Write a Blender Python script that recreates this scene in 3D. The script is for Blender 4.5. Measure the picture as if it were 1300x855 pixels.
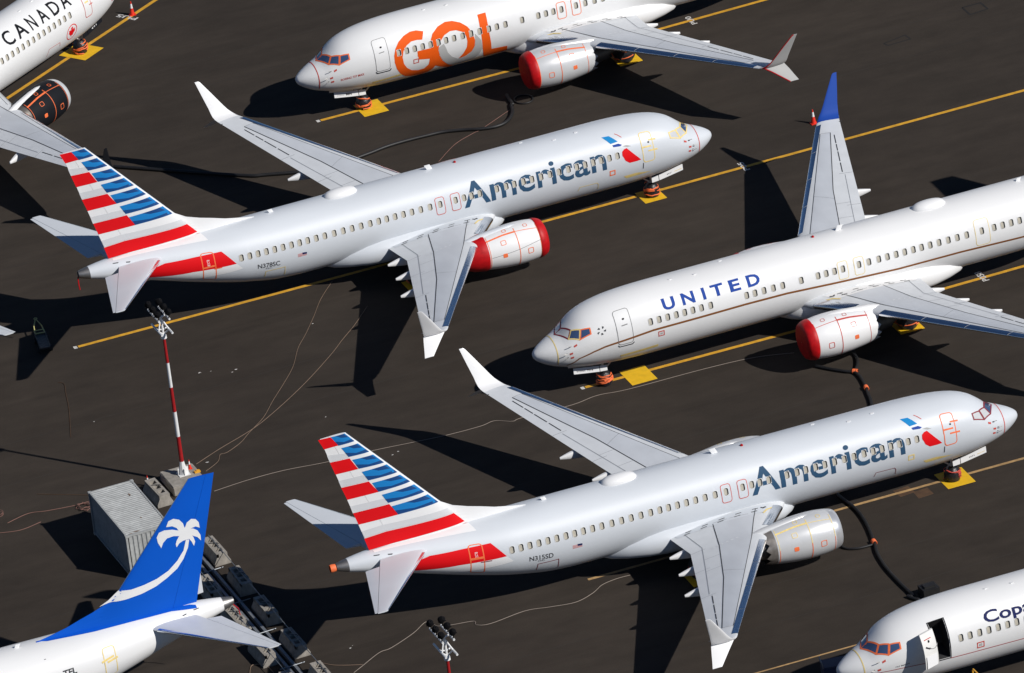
import bpy, bmesh, math, random
from mathutils import Vector, Matrix, Euler
from math import sin, cos, tan, pi, radians, sqrt, atan2, degrees
random.seed(7)
for o in list(bpy.data.objects): bpy.data.objects.remove(o)
SC = bpy.context.scene
COL = SC.collection

# ------------------------------------------------------------------ camera
cam = bpy.data.cameras.new('camera'); cam_o = bpy.data.objects.new('camera', cam); COL.objects.link(cam_o)
cam_o.location = (-151.1026, -416.6482, 210.298)
cam_o.matrix_world = Matrix.Translation(cam_o.location) @ (Matrix.Rotation(radians(-18.77014595), 4, 'Z') @ Matrix.Rotation(radians(63.78678353), 4, 'X') @ Matrix.Rotation(radians(-7.03560382), 4, 'Z'))
cam.sensor_fit = 'HORIZONTAL'; cam.sensor_width = 36.0
cam.lens = 10829.34 / 1300.0 * 36.0
cam.clip_start = 1.0; cam.clip_end = 6000.0
SC.camera = cam_o
SC.render.resolution_x = 1024; SC.render.resolution_y = 673

# ------------------------------------------------------------------ sky and sun
SUN_EL, SUN_AZ = radians(36.3), radians(-52.6)      # azimuth measured from +X
w = bpy.data.worlds.new('World'); SC.world = w; w.use_nodes = True
nt = w.node_tree; nt.nodes.clear()
sky = nt.nodes.new('ShaderNodeTexSky'); sky.sky_type = 'NISHITA'; sky.sun_disc = False
sky.sun_elevation = SUN_EL
sky.sun_rotation = pi / 2 - SUN_AZ
sky.air_density = 1.0; sky.dust_density = 0.0; sky.ozone_density = 8.0; sky.altitude = 500.0
bg = nt.nodes.new('ShaderNodeBackground'); bg.inputs[1].default_value = 0.05
wo = nt.nodes.new('ShaderNodeOutputWorld')
nt.links.new(sky.outputs[0], bg.inputs[0]); nt.links.new(bg.outputs[0], wo.inputs[0])
sl = bpy.data.lights.new('sun', 'SUN'); sl.energy = 5.0; sl.angle = radians(0.5); sl.color = (1.0, 0.965, 0.92)
so = bpy.data.objects.new('sun', sl); COL.objects.link(so)
sdir = Vector((cos(SUN_EL) * cos(SUN_AZ), cos(SUN_EL) * sin(SUN_AZ), sin(SUN_EL)))
so.rotation_euler = (-sdir).to_track_quat('-Z', 'Y').to_euler(); so.location = sdir * 200
SC.view_settings.view_transform = 'Standard'; SC.view_settings.look = 'None'
SC.view_settings.exposure = -0.18; SC.view_settings.gamma = 1.0; SC.view_settings.use_curve_mapping = False

# ------------------------------------------------------------------ materials
MATS = {}
def mat(name, col, rough=0.5, metal=0.0, var=0.06, scale=1.5, coat=0.0, stretch=(1, 1, 1), bump=0.0, bscale=40.0, var2=0.0, scale2=0.2):
    if name in MATS: return MATS[name]
    matte = name.endswith('_paint') and name not in ('white_paint', 'silver_paint')
    m = bpy.data.materials.new(name); m.use_nodes = True
    n = m.node_tree; b = n.nodes['Principled BSDF']
    b.inputs['Roughness'].default_value = rough; b.inputs['Metallic'].default_value = metal
    if matte: coat = 0.0; b.inputs['Specular IOR Level'].default_value = 0.12; b.inputs['Roughness'].default_value = 0.6
    b.inputs['Coat Weight'].default_value = coat; b.inputs['Coat Roughness'].default_value = 0.08
    tc = n.nodes.new('ShaderNodeTexCoord'); mp = n.nodes.new('ShaderNodeMapping'); mp.inputs['Scale'].default_value = stretch
    n.links.new(tc.outputs['Object'], mp.inputs[0])
    nz = n.nodes.new('ShaderNodeTexNoise'); nz.inputs['Scale'].default_value = scale; nz.inputs['Detail'].default_value = 6.0
    n.links.new(mp.outputs[0], nz.inputs['Vector'])
    mr = n.nodes.new('ShaderNodeMapRange'); mr.inputs[1].default_value = 0.25; mr.inputs[2].default_value = 0.75
    mr.inputs[3].default_value = 1 - var; mr.inputs[4].default_value = 1 + var
    n.links.new(nz.outputs[0], mr.inputs[0])
    mx = n.nodes.new('ShaderNodeMix'); mx.data_type = 'RGBA'; mx.blend_type = 'MULTIPLY'; mx.inputs[0].default_value = 1.0
    mx.inputs[6].default_value = (*col, 1); n.links.new(mr.outputs[0], mx.inputs[7])
    last = mx.outputs[2]
    if var2:
        nz2 = n.nodes.new('ShaderNodeTexNoise'); nz2.inputs['Scale'].default_value = scale2; nz2.inputs['Detail'].default_value = 3.0
        n.links.new(tc.outputs['Object'], nz2.inputs['Vector'])
        mr2 = n.nodes.new('ShaderNodeMapRange'); mr2.inputs[1].default_value = 0.3; mr2.inputs[2].default_value = 0.7
        mr2.inputs[3].default_value = 1 - var2; mr2.inputs[4].default_value = 1 + var2
        n.links.new(nz2.outputs[0], mr2.inputs[0])
        mx2 = n.nodes.new('ShaderNodeMix'); mx2.data_type = 'RGBA'; mx2.blend_type = 'MULTIPLY'; mx2.inputs[0].default_value = 1.0
        n.links.new(last, mx2.inputs[6]); n.links.new(mr2.outputs[0], mx2.inputs[7]); last = mx2.outputs[2]
    n.links.new(last, b.inputs['Base Color'])
    if bump:
        bn = n.nodes.new('ShaderNodeTexNoise'); bn.inputs['Scale'].default_value = bscale; bn.inputs['Detail'].default_value = 4
        n.links.new(tc.outputs['Object'], bn.inputs['Vector'])
        bp = n.nodes.new('ShaderNodeBump'); bp.inputs['Strength'].default_value = bump; bp.inputs['Distance'].default_value = 0.05
        n.links.new(bn.outputs[0], bp.inputs['Height']); n.links.new(bp.outputs[0], b.inputs['Normal'])
    MATS[name] = m; return m
PAINT = dict(rough=0.42, var=0.03, scale=0.7, stretch=(0.25, 1, 1), coat=0.10, var2=0.02, scale2=0.25)
mat('white_paint', (0.76, 0.76, 0.755), **PAINT)
mat('silver_paint', (0.60, 0.63, 0.665), **PAINT)
mat('tail_white', (0.78, 0.78, 0.78), **PAINT)
mat('tail_silver', (0.62, 0.63, 0.645), **PAINT)
mat('red_paint', (0.70, 0.006, 0.010), **PAINT)
mat('maroon_paint', (0.36, 0.008, 0.012), **PAINT)
mat('sky_blue_paint', (0.012, 0.19, 0.50), **PAINT)
mat('cyan_paint', (0.008, 0.22, 0.52), **PAINT)
mat('slate_blue_paint', (0.030, 0.080, 0.150), **PAINT)
mat('royal_blue_paint', (0.015, 0.062, 0.32), **PAINT)
mat('navy_paint', (0.012, 0.018, 0.09), **PAINT)
mat('cobalt_paint', (0.002, 0.09, 0.52), **PAINT)
mat('orange_paint', (0.80, 0.105, 0.008), **PAINT)
mat('brown_paint', (0.22, 0.085, 0.025), **PAINT)
mat('black_paint', (0.010, 0.011, 0.014), rough=0.3, var=0.1, coat=0.3)
mat('grey_paint', (0.42, 0.42, 0.41), **PAINT)
mat('wing_grey', (0.55, 0.575, 0.61), rough=0.42, var=0.05, scale=1.2, stretch=(1, 0.3, 1), var2=0.05, scale2=0.6)
mat('wing_light', (0.64, 0.66, 0.68), rough=0.42, var=0.05, scale=1.2)
mat('seam_dark', (0.035, 0.037, 0.042), rough=0.8)
mat('seam_soft', (0.34, 0.355, 0.38), rough=0.7)
mat('polished_metal', (0.80, 0.83, 0.88), rough=0.19, metal=1.0, var=0.05, scale=3)
mat('dull_metal', (0.30, 0.29, 0.28), rough=0.45, metal=0.85, var=0.12, scale=5)
mat('hot_metal', (0.16, 0.145, 0.13), rough=0.5, metal=0.7, var=0.2, scale=6)
mat('nacelle_silver', (0.60, 0.61, 0.62), rough=0.3, metal=0.12, var=0.04, coat=0.2)
mat('cover_red', (0.47, 0.005, 0.008), rough=0.5, var=0.2, scale=4, bump=0.22, bscale=3.0)
MATS['cover_red'].node_tree.nodes['Principled BSDF'].inputs['Specular IOR Level'].default_value = 0.3
mat('tape_orange', (0.85, 0.17, 0.05), rough=0.6, var=0.15, scale=6)
mat('tape_red', (0.55, 0.07, 0.05), rough=0.6, var=0.15, scale=6)
mat('tape_maroon', (0.22, 0.02, 0.03), rough=0.6, var=0.15, scale=6)
mat('tape_yellow', (0.78, 0.60, 0.22), rough=0.6, var=0.15, scale=6)
mat('tape_grey', (0.22, 0.22, 0.22), rough=0.6)
mat('window_shade', (0.44, 0.41, 0.34), rough=0.6, var=0.10, scale=2)
mat('window_frame', (0.66, 0.66, 0.65), rough=0.4)
mat('window_gasket', (0.10, 0.095, 0.085), rough=0.7)
mat('cockpit_glass', (0.045, 0.08, 0.17), rough=0.05, var=0.1, coat=1.0)  # blue of the reflected sky is put into the glass base colour
mat('cockpit_cover', (0.55, 0.56, 0.57), rough=0.25, var=0.08, coat=0.6)
mat('rubber', (0.013, 0.013, 0.014), rough=0.75, var=0.2, scale=5)
mat('bag_black', (0.016, 0.016, 0.019), rough=0.35, var=0.3, scale=6, bump=0.8, bscale=7)
mat('strut_white', (0.60, 0.60, 0.59), rough=0.4)
mat('line_yellow', (0.66, 0.34, 0.022), rough=0.75, var=0.22, scale=3, var2=0.12, scale2=0.5)
mat('line_faded', (0.42, 0.26, 0.11), rough=0.8, var=0.3, scale=3, var2=0.2, scale2=0.5)
mat('mat_yellow', (0.78, 0.47, 0.01), rough=0.7, var=0.10, scale=2.5, var2=0.06)
mat('mark_white', (0.62, 0.60, 0.57), rough=0.8, var=0.3, scale=6)
mat('stain_rust', (0.085, 0.045, 0.022), rough=0.9, var=0.3, scale=3)
mat('tar_black', (0.009, 0.008, 0.008), rough=0.95, var=0.3, scale=3)
mat('joint_dark', (0.026, 0.021, 0.017), rough=0.9, var=0.3, scale=2)
mat('dust_asphalt', (0.044, 0.0355, 0.0285), rough=0.95, var=0.25, scale=1.5, var2=0.2, scale2=0.6)
mat('chevron_metal', (0.34, 0.31, 0.28), rough=0.4, metal=0.6, var=0.2, scale=4)
mat('hose_black', (0.010, 0.010, 0.011), rough=0.55, var=0.3, scale=6)
mat('cable_tan', (0.22, 0.15, 0.105), rough=0.7, var=0.15)
mat('cable_pink', (0.24, 0.12, 0.095), rough=0.7, var=0.15)
mat('cable_pale', (0.30, 0.25, 0.21), rough=0.7, var=0.15)
mat('cone_orange', (0.72, 0.03, 0.012), rough=0.5, var=0.1)
mat('reflective_white', (0.75, 0.75, 0.74), rough=0.4)
mat('mast_red', (0.33, 0.010, 0.012), rough=0.45, var=0.12, scale=3)
mat('mast_white', (0.72, 0.72, 0.71), rough=0.45, var=0.08, scale=3)
mat('lamp_black', (0.006, 0.006, 0.007), rough=0.9)
MATS['lamp_black'].node_tree.nodes['Principled BSDF'].inputs['Specular IOR Level'].default_value = 0.1
mat('lip_metal', (0.66, 0.67, 0.69), rough=0.28, metal=0.55, var=0.05)
mat('concrete', (0.30, 0.275, 0.24), rough=0.9, var=0.25, scale=3.5, bump=0.5, bscale=25, var2=0.12, scale2=1.2)
mat('galvanised', (0.26, 0.28, 0.30), rough=0.45, metal=0.5, var=0.15, scale=6)
mat('container_grey', (0.36, 0.37, 0.365), rough=0.55, var=0.16, scale=1.6, var2=0.12, scale2=5)
mat('container_rust', (0.20, 0.14, 0.10), rough=0.8, var=0.3, scale=8)
mat('cart_yellow', (0.50, 0.46, 0.18), rough=0.6, var=0.2)
mat('stair_yellow', (0.72, 0.36, 0.03), rough=0.5)
mat('stair_blue', (0.015, 0.03, 0.08), rough=0.5)
mat('cabin_dark', (0.02, 0.02, 0.022), rough=0.8)
mat('door_inner', (0.66, 0.655, 0.63), rough=0.5, var=0.06)
def M_asphalt():
    m = bpy.data.materials.new('asphalt'); m.use_nodes = True; n = m.node_tree; L = n.links.new
    b = n.nodes['Principled BSDF']; b.inputs['Roughness'].default_value = 0.92; b.inputs['Specular IOR Level'].default_value = 0.2
    tc = n.nodes.new('ShaderNodeTexCoord')
    def noise(scale, detail, sx=1, sy=1, rot=0.0, rough=0.55):
        mp = n.nodes.new('ShaderNodeMapping'); mp.inputs['Scale'].default_value = (sx, sy, 1); mp.inputs['Rotation'].default_value = (0, 0, rot)
        L(tc.outputs['Object'], mp.inputs[0]); t = n.nodes.new('ShaderNodeTexNoise'); t.inputs['Scale'].default_value = scale
        t.inputs['Detail'].default_value = detail; t.inputs['Roughness'].default_value = rough; L(mp.outputs[0], t.inputs['Vector']); return t.outputs[0]
    def rng(s, a, b_, lo, hi):
        r = n.nodes.new('ShaderNodeMapRange'); r.inputs[1].default_value = a; r.inputs[2].default_value = b_; r.inputs[3].default_value = lo; r.inputs[4].default_value = hi
        L(s, r.inputs[0]); return r.outputs[0]
    def mul(a, c_):
        q = n.nodes.new('ShaderNodeMath'); q.operation = 'MULTIPLY'; L(a, q.inputs[0]); L(c_, q.inputs[1]); return q.outputs[0]
    f = mul(rng(noise(0.05, 4), .3, .7, .86, 1.14), rng(noise(1.0, 5, .06, .9, .02), .3, .7, .91, 1.09))      # big patches, lane-wise streaks
    f = mul(f, rng(noise(.6, 8, .5, 1.0, .35, .7), .3, .7, .82, 1.18))
    f = mul(f, rng(noise(14, 3, rough=.7), .25, .75, .86, 1.14))                                                # aggregate grain
    f = mul(f, rng(noise(55, 2, rough=.8), .25, .75, .88, 1.12))
    # tyre scuffs: thin dark lines along the lanes, broken up by noise
    mp = n.nodes.new('ShaderNodeMapping'); mp.inputs['Scale'].default_value = (.012, .55, 1); L(tc.outputs['Object'], mp.inputs[0])
    v = n.nodes.new('ShaderNodeTexNoise'); v.inputs['Scale'].default_value = 1.0; v.inputs['Detail'].default_value = 8; v.inputs['Roughness'].default_value = .75
    L(mp.outputs[0], v.inputs['Vector']); f = mul(f, rng(v.outputs[0], .30, .42, .80, 1.0))
    # pale dust specks
    sp = rng(noise(1.3, 9, rough=.8), .70, .78, 1.0, 1.35); f = mul(f, sp)
    mx = n.nodes.new('ShaderNodeMix'); mx.data_type = 'RGBA'; mx.blend_type = 'MULTIPLY'; mx.inputs[0].default_value = 1.0
    mx.inputs[6].default_value = (.0405, .0322, .0254, 1); L(f, mx.inputs[7]); L(mx.outputs[2], b.inputs['Base Color'])
    bp = n.nodes.new('ShaderNodeBump'); bp.inputs['Strength'].default_value = .35; bp.inputs['Distance'].default_value = .02
    L(noise(40, 3), bp.inputs['Height']); L(bp.outputs[0], b.inputs['Normal'])
    MATS['asphalt'] = m
M_asphalt()

# ------------------------------------------------------------------ mesh helpers
def tag(o, label=None, cat=None, group=None, kind=None):
    if label: o['label'] = label
    if cat: o['category'] = cat
    if group: o['group'] = group
    if kind: o['kind'] = kind
    return o
def empty(name, loc, rz=0, **k):
    o = bpy.data.objects.new(name, None); COL.objects.link(o); o.location = loc; o.rotation_euler = (0, 0, rz); o.empty_display_size = .5
    return tag(o, **k)
def link(name, me, parent=None, mats=None, smooth=None, label=None):
    o = bpy.data.objects.new(name, me); COL.objects.link(o)
    if parent: o.parent = parent
    if mats and not len(me.materials):
        for m in (mats if isinstance(mats, (list, tuple)) else [mats]): me.materials.append(MATS[m])
    if smooth is not None and len(me.polygons):
        me.polygons.foreach_set('use_smooth', [True] * len(me.polygons)); me.set_sharp_from_angle(angle=radians(smooth))
    if label: o['label'] = label
    return o
class MB:
    def __init__(s): s.v = []; s.f = []; s.m = []
    def add(s, vs, fs, mi=0):
        k = len(s.v); s.v += [tuple(p) for p in vs]; s.f += [tuple(i + k for i in f) for f in fs]; s.m += [mi] * len(fs); return s
    def box(s, a, b, mi=0, T=None):
        x0, y0, z0 = a; x1, y1, z1 = b
        vs = [(x0, y0, z0), (x1, y0, z0), (x1, y1, z0), (x0, y1, z0), (x0, y0, z1), (x1, y0, z1), (x1, y1, z1), (x0, y1, z1)]
        if T: vs = [T @ Vector(p) for p in vs]
        return s.add(vs, [(0, 3, 2, 1), (4, 5, 6, 7), (0, 1, 5, 4), (1, 2, 6, 5), (2, 3, 7, 6), (3, 0, 4, 7)], mi)
    def tube(s, pts, r, n=8, mi=0, caps=True):
        pts = [Vector(p) for p in pts]; rs = r if isinstance(r, (list, tuple)) else [r] * len(pts)
        vs = []; fs = []; up = None
        for i, p in enumerate(pts):
            t = (pts[min(i + 1, len(pts) - 1)] - pts[max(i - 1, 0)]).normalized()
            if up is None: up = Vector((0, 0, 1)) if abs(t.z) < .9 else Vector((1, 0, 0))
            a = t.cross(up).normalized(); b = a.cross(t).normalized(); up = b
            for k in range(n): vs.append(p + rs[i] * (cos(2 * pi * k / n) * a + sin(2 * pi * k / n) * b))
        for i in range(len(pts) - 1):
            for k in range(n): fs.append((i * n + k, i * n + (k + 1) % n, (i + 1) * n + (k + 1) % n, (i + 1) * n + k))
        if caps: fs.append(tuple(range(n - 1, -1, -1))); fs.append(tuple((len(pts) - 1) * n + k for k in range(n)))
        return s.add(vs, fs, mi)
    def lathe(s, prof, n=32, axis='X', c=(0, 0, 0), mi=0, closed=False, mis=None):
        vs = []; fs = []
        for (x, r) in prof:
            for k in range(n):
                a = 2 * pi * k / n
                d = (x, r * sin(a), r * cos(a)) if axis == 'X' else ((r * cos(a), r * sin(a), x) if axis == 'Z' else (r * cos(a), x, r * sin(a)))
                vs.append((c[0] + d[0], c[1] + d[1], c[2] + d[2]))
        m = []
        for i in range(len(prof) - 1):
            for k in range(n): fs.append((i * n + k, i * n + (k + 1) % n, (i + 1) * n + (k + 1) % n, (i + 1) * n + k)); m.append(mis[i] if mis else mi)
        k0 = len(s.m); s.add(vs, fs, mi); s.m[k0:] = m; return s
    def mesh(s, name):
        me = bpy.data.meshes.new(name); me.from_pydata(s.v, [], s.f); me.polygons.foreach_set('material_index', s.m); me.update()
        bm = bmesh.new(); bm.from_mesh(me); bmesh.ops.remove_doubles(bm, verts=bm.verts, dist=1e-5)
        bmesh.ops.recalc_face_normals(bm, faces=bm.faces); bm.to_mesh(me); bm.free(); return me
    def build(s, name, mats, parent=None, smooth=35, label=None): return link(name, s.mesh(name), parent, mats, smooth, label)
def loft(sections, close=True, cap=True):
    n = len(sections[0]); mb = MB(); vs = [p for s in sections for p in s]; fs = []
    for i in range(len(sections) - 1):
        for k in range(n if close else n - 1): fs.append((i * n + k, i * n + (k + 1) % n, (i + 1) * n + (k + 1) % n, (i + 1) * n + k))
    if cap: fs.append(tuple(range(n - 1, -1, -1))); fs.append(tuple((len(sections) - 1) * n + k for k in range(n)))
    return mb.add(vs, fs)
def smooth_path(P, sub=6):
    P = [Vector(p) for p in P]; out = []
    for i in range(len(P) - 1):
        a, b, c, d = P[max(i - 1, 0)], P[i], P[i + 1], P[min(i + 2, len(P) - 1)]
        for k in range(sub):
            t = k / sub; out.append(.5 * ((2 * b) + (c - a) * t + (2 * a - 5 * b + 4 * c - d) * t * t + (3 * b - a - 3 * c + d) * t ** 3))
    out.append(P[-1]); return out
def interp(x, T):
    n = len(T)
    if x <= T[0][0]: return T[0][1]
    if x >= T[-1][0]: return T[-1][1]
    i = 0
    while T[i + 1][0] < x: i += 1
    def d(j): return (T[j + 1][1] - T[j][1]) / (T[j + 1][0] - T[j][0])
    def m(j):
        if j == 0: return d(0)
        if j == n - 1: return d(n - 2)
        a, b = d(j - 1), d(j)
        if a * b <= 0: return 0
        h0 = T[j][0] - T[j - 1][0]; h1 = T[j + 1][0] - T[j][0]
        return (3 * h0 + 3 * h1) / ((2 * h1 + h0) / a + (h1 + 2 * h0) / b)
    h = T[i + 1][0] - T[i][0]; t = (x - T[i][0]) / h
    return (1 + 2 * t) * (1 - t) ** 2 * T[i][1] + t * (1 - t) ** 2 * h * m(i) + t * t * (3 - 2 * t) * T[i + 1][1] + t * t * (t - 1) * h * m(i + 1)

# flat print laid on a curved surface: 2-D polygons cut into a grid, each vertex put on the surface
def decal(name, polys, surf, matname, parent, step=(0.5, 5.0), label=None, faces=None, holes=()):
    bm = bmesh.new()
    for poly in polys:
        vs = [bm.verts.new((p[0], p[1], 0)) for p in poly]
        if faces is None:
            try: bm.faces.new(vs)
            except ValueError: pass
        else:
            for f in faces: 
                try: bm.faces.new([vs[i] for i in f])
                except ValueError: pass
    bm.normal_update()
    bmesh.ops.triangulate(bm, faces=bm.faces)
    for ax in (0, 1):
        lo = min(v.co[ax] for v in bm.verts); hi = max(v.co[ax] for v in bm.verts); st = step[ax]
        k = math.ceil(lo / st) * st
        while k < hi:
            nn = [0, 0, 0]; nn[ax] = 1; co = [0, 0, 0]; co[ax] = k
            bmesh.ops.bisect_plane(bm, geom=bm.verts[:] + bm.edges[:] + bm.faces[:], dist=1e-5, plane_co=co, plane_no=nn); k += st
    if holes:                                   # leave window openings free of paint
        lo = [min(v.co[a] for v in bm.verts) for a in (0, 1)]; hi = [max(v.co[a] for v in bm.verts) for a in (0, 1)]
        H = [h for h in holes if h[1] > lo[0] and h[0] < hi[0] and h[3] > lo[1] and h[2] < hi[1]]
        for ax, ks in ((0, sorted({q for h in H for q in h[:2]})), (1, sorted({round(q, 2) for h in H for q in h[2:]}))):
            for k in ks:
                nn = [0, 0, 0]; nn[ax] = 1; co = [0, 0, 0]; co[ax] = k
                bmesh.ops.bisect_plane(bm, geom=bm.verts[:] + bm.edges[:] + bm.faces[:], dist=1e-5, plane_co=co, plane_no=nn)
        kill = []
        for f in bm.faces:
            c = f.calc_center_median()
            if any(h[0] < c.x < h[1] and h[2] < c.y < h[3] for h in H): kill.append(f)
        bmesh.ops.delete(bm, geom=kill, context='FACES')
    nor = []
    for v in bm.verts:
        p, nm = surf(v.co.x, v.co.y); v.co = p; nor.append(nm)
    me = bpy.data.meshes.new(name); bm.normal_update()
    for f in bm.faces:
        f.smooth = True
    bm.verts.index_update()
    flip = [f for f in bm.faces if f.normal.dot(nor[f.verts[0].index]) < 0]
    bmesh.ops.reverse_faces(bm, faces=flip)
    bm.to_mesh(me); bm.free(); me.update()
    me.normals_split_custom_set_from_vertices([tuple(q) for q in nor])
    return link(name, me, parent, matname, None, label)
def offset_ring(P, wd, closed=True):
    # band of width wd along polyline P, as quads in 2-D (units: metres both ways)
    n = len(P); out = []
    L = []; R = []
    for i in range(n):
        a = Vector(P[(i - 1) % n] if (closed or i > 0) else P[i]); b = Vector(P[i]); c = Vector(P[(i + 1) % n] if (closed or i < n - 1) else P[i])
        d1 = (b - a); d2 = (c - b)
        if d1.length < 1e-9: d1 = d2
        if d2.length < 1e-9: d2 = d1
        d1.normalize(); d2.normalize(); t = d1 + d2
        if t.length < 1e-6: t = d1
        t.normalize(); nn = Vector((-t.y, t.x)); k = 1 / max(.5, abs(nn.dot(Vector((-d1.y, d1.x)))))
        L.append(b + nn * wd / 2 * k); R.append(b - nn * wd / 2 * k)
    for i in range(n if closed else n - 1):
        j = (i + 1) % n; out.append([L[i], L[j], R[j], R[i]])
    return out
def rrect(x0, x1, y0, y1, r, n=4):
    P = []
    for cx, cy, a0 in ((x1 - r, y1 - r, 0), (x0 + r, y1 - r, 90), (x0 + r, y0 + r, 180), (x1 - r, y0 + r, 270)):
        for k in range(n + 1):
            a = radians(a0 + 90 * k / n); P.append((cx + r * cos(a), cy + r * sin(a)))
    return P
TXT = {}
def text2d(s, bold=0.0, spacing=1.0):
    key = (s, bold, spacing)
    if key in TXT: return TXT[key]
    cu = bpy.data.curves.new('t', 'FONT'); cu.body = s; cu.offset = bold; cu.space_character = spacing; cu.resolution_u = 3
    o = bpy.data.objects.new('t', cu); COL.objects.link(o)
    dg = bpy.context.evaluated_depsgraph_get(); me = bpy.data.meshes.new_from_object(o.evaluated_get(dg))
    vs = [(v.co.x, v.co.y) for v in me.vertices]; fs = [tuple(p.vertices) for p in me.polygons]
    bpy.data.objects.remove(o); bpy.data.curves.remove(cu); bpy.data.meshes.remove(me)
    TXT[key] = (vs, fs); return TXT[key]
def text_decal(name, s, x0, x1, y0, y1, surf, matname, parent, bold=0.0, step=(0.5, 5.0), label=None, ref='A', spacing=1.0, shear=0.0, holes=()):
    vs, fs = text2d(s, bold, spacing)
    lo = min(v[0] for v in vs); hi = max(v[0] for v in vs)
    rv = text2d(ref, bold)[0]; b0 = min(v[1] for v in rv); b1 = max(v[1] for v in rv)
    def mp(v):
        u = (v[0] - lo) / (hi - lo); t = (v[1] - b0) / (b1 - b0)
        return (x0 + (x1 - x0) * u + shear * t, y0 + (y1 - y0) * t)
    return decal(name, [[mp(v) for v in vs]], surf, matname, parent, step, label, faces=fs, holes=holes)
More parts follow.
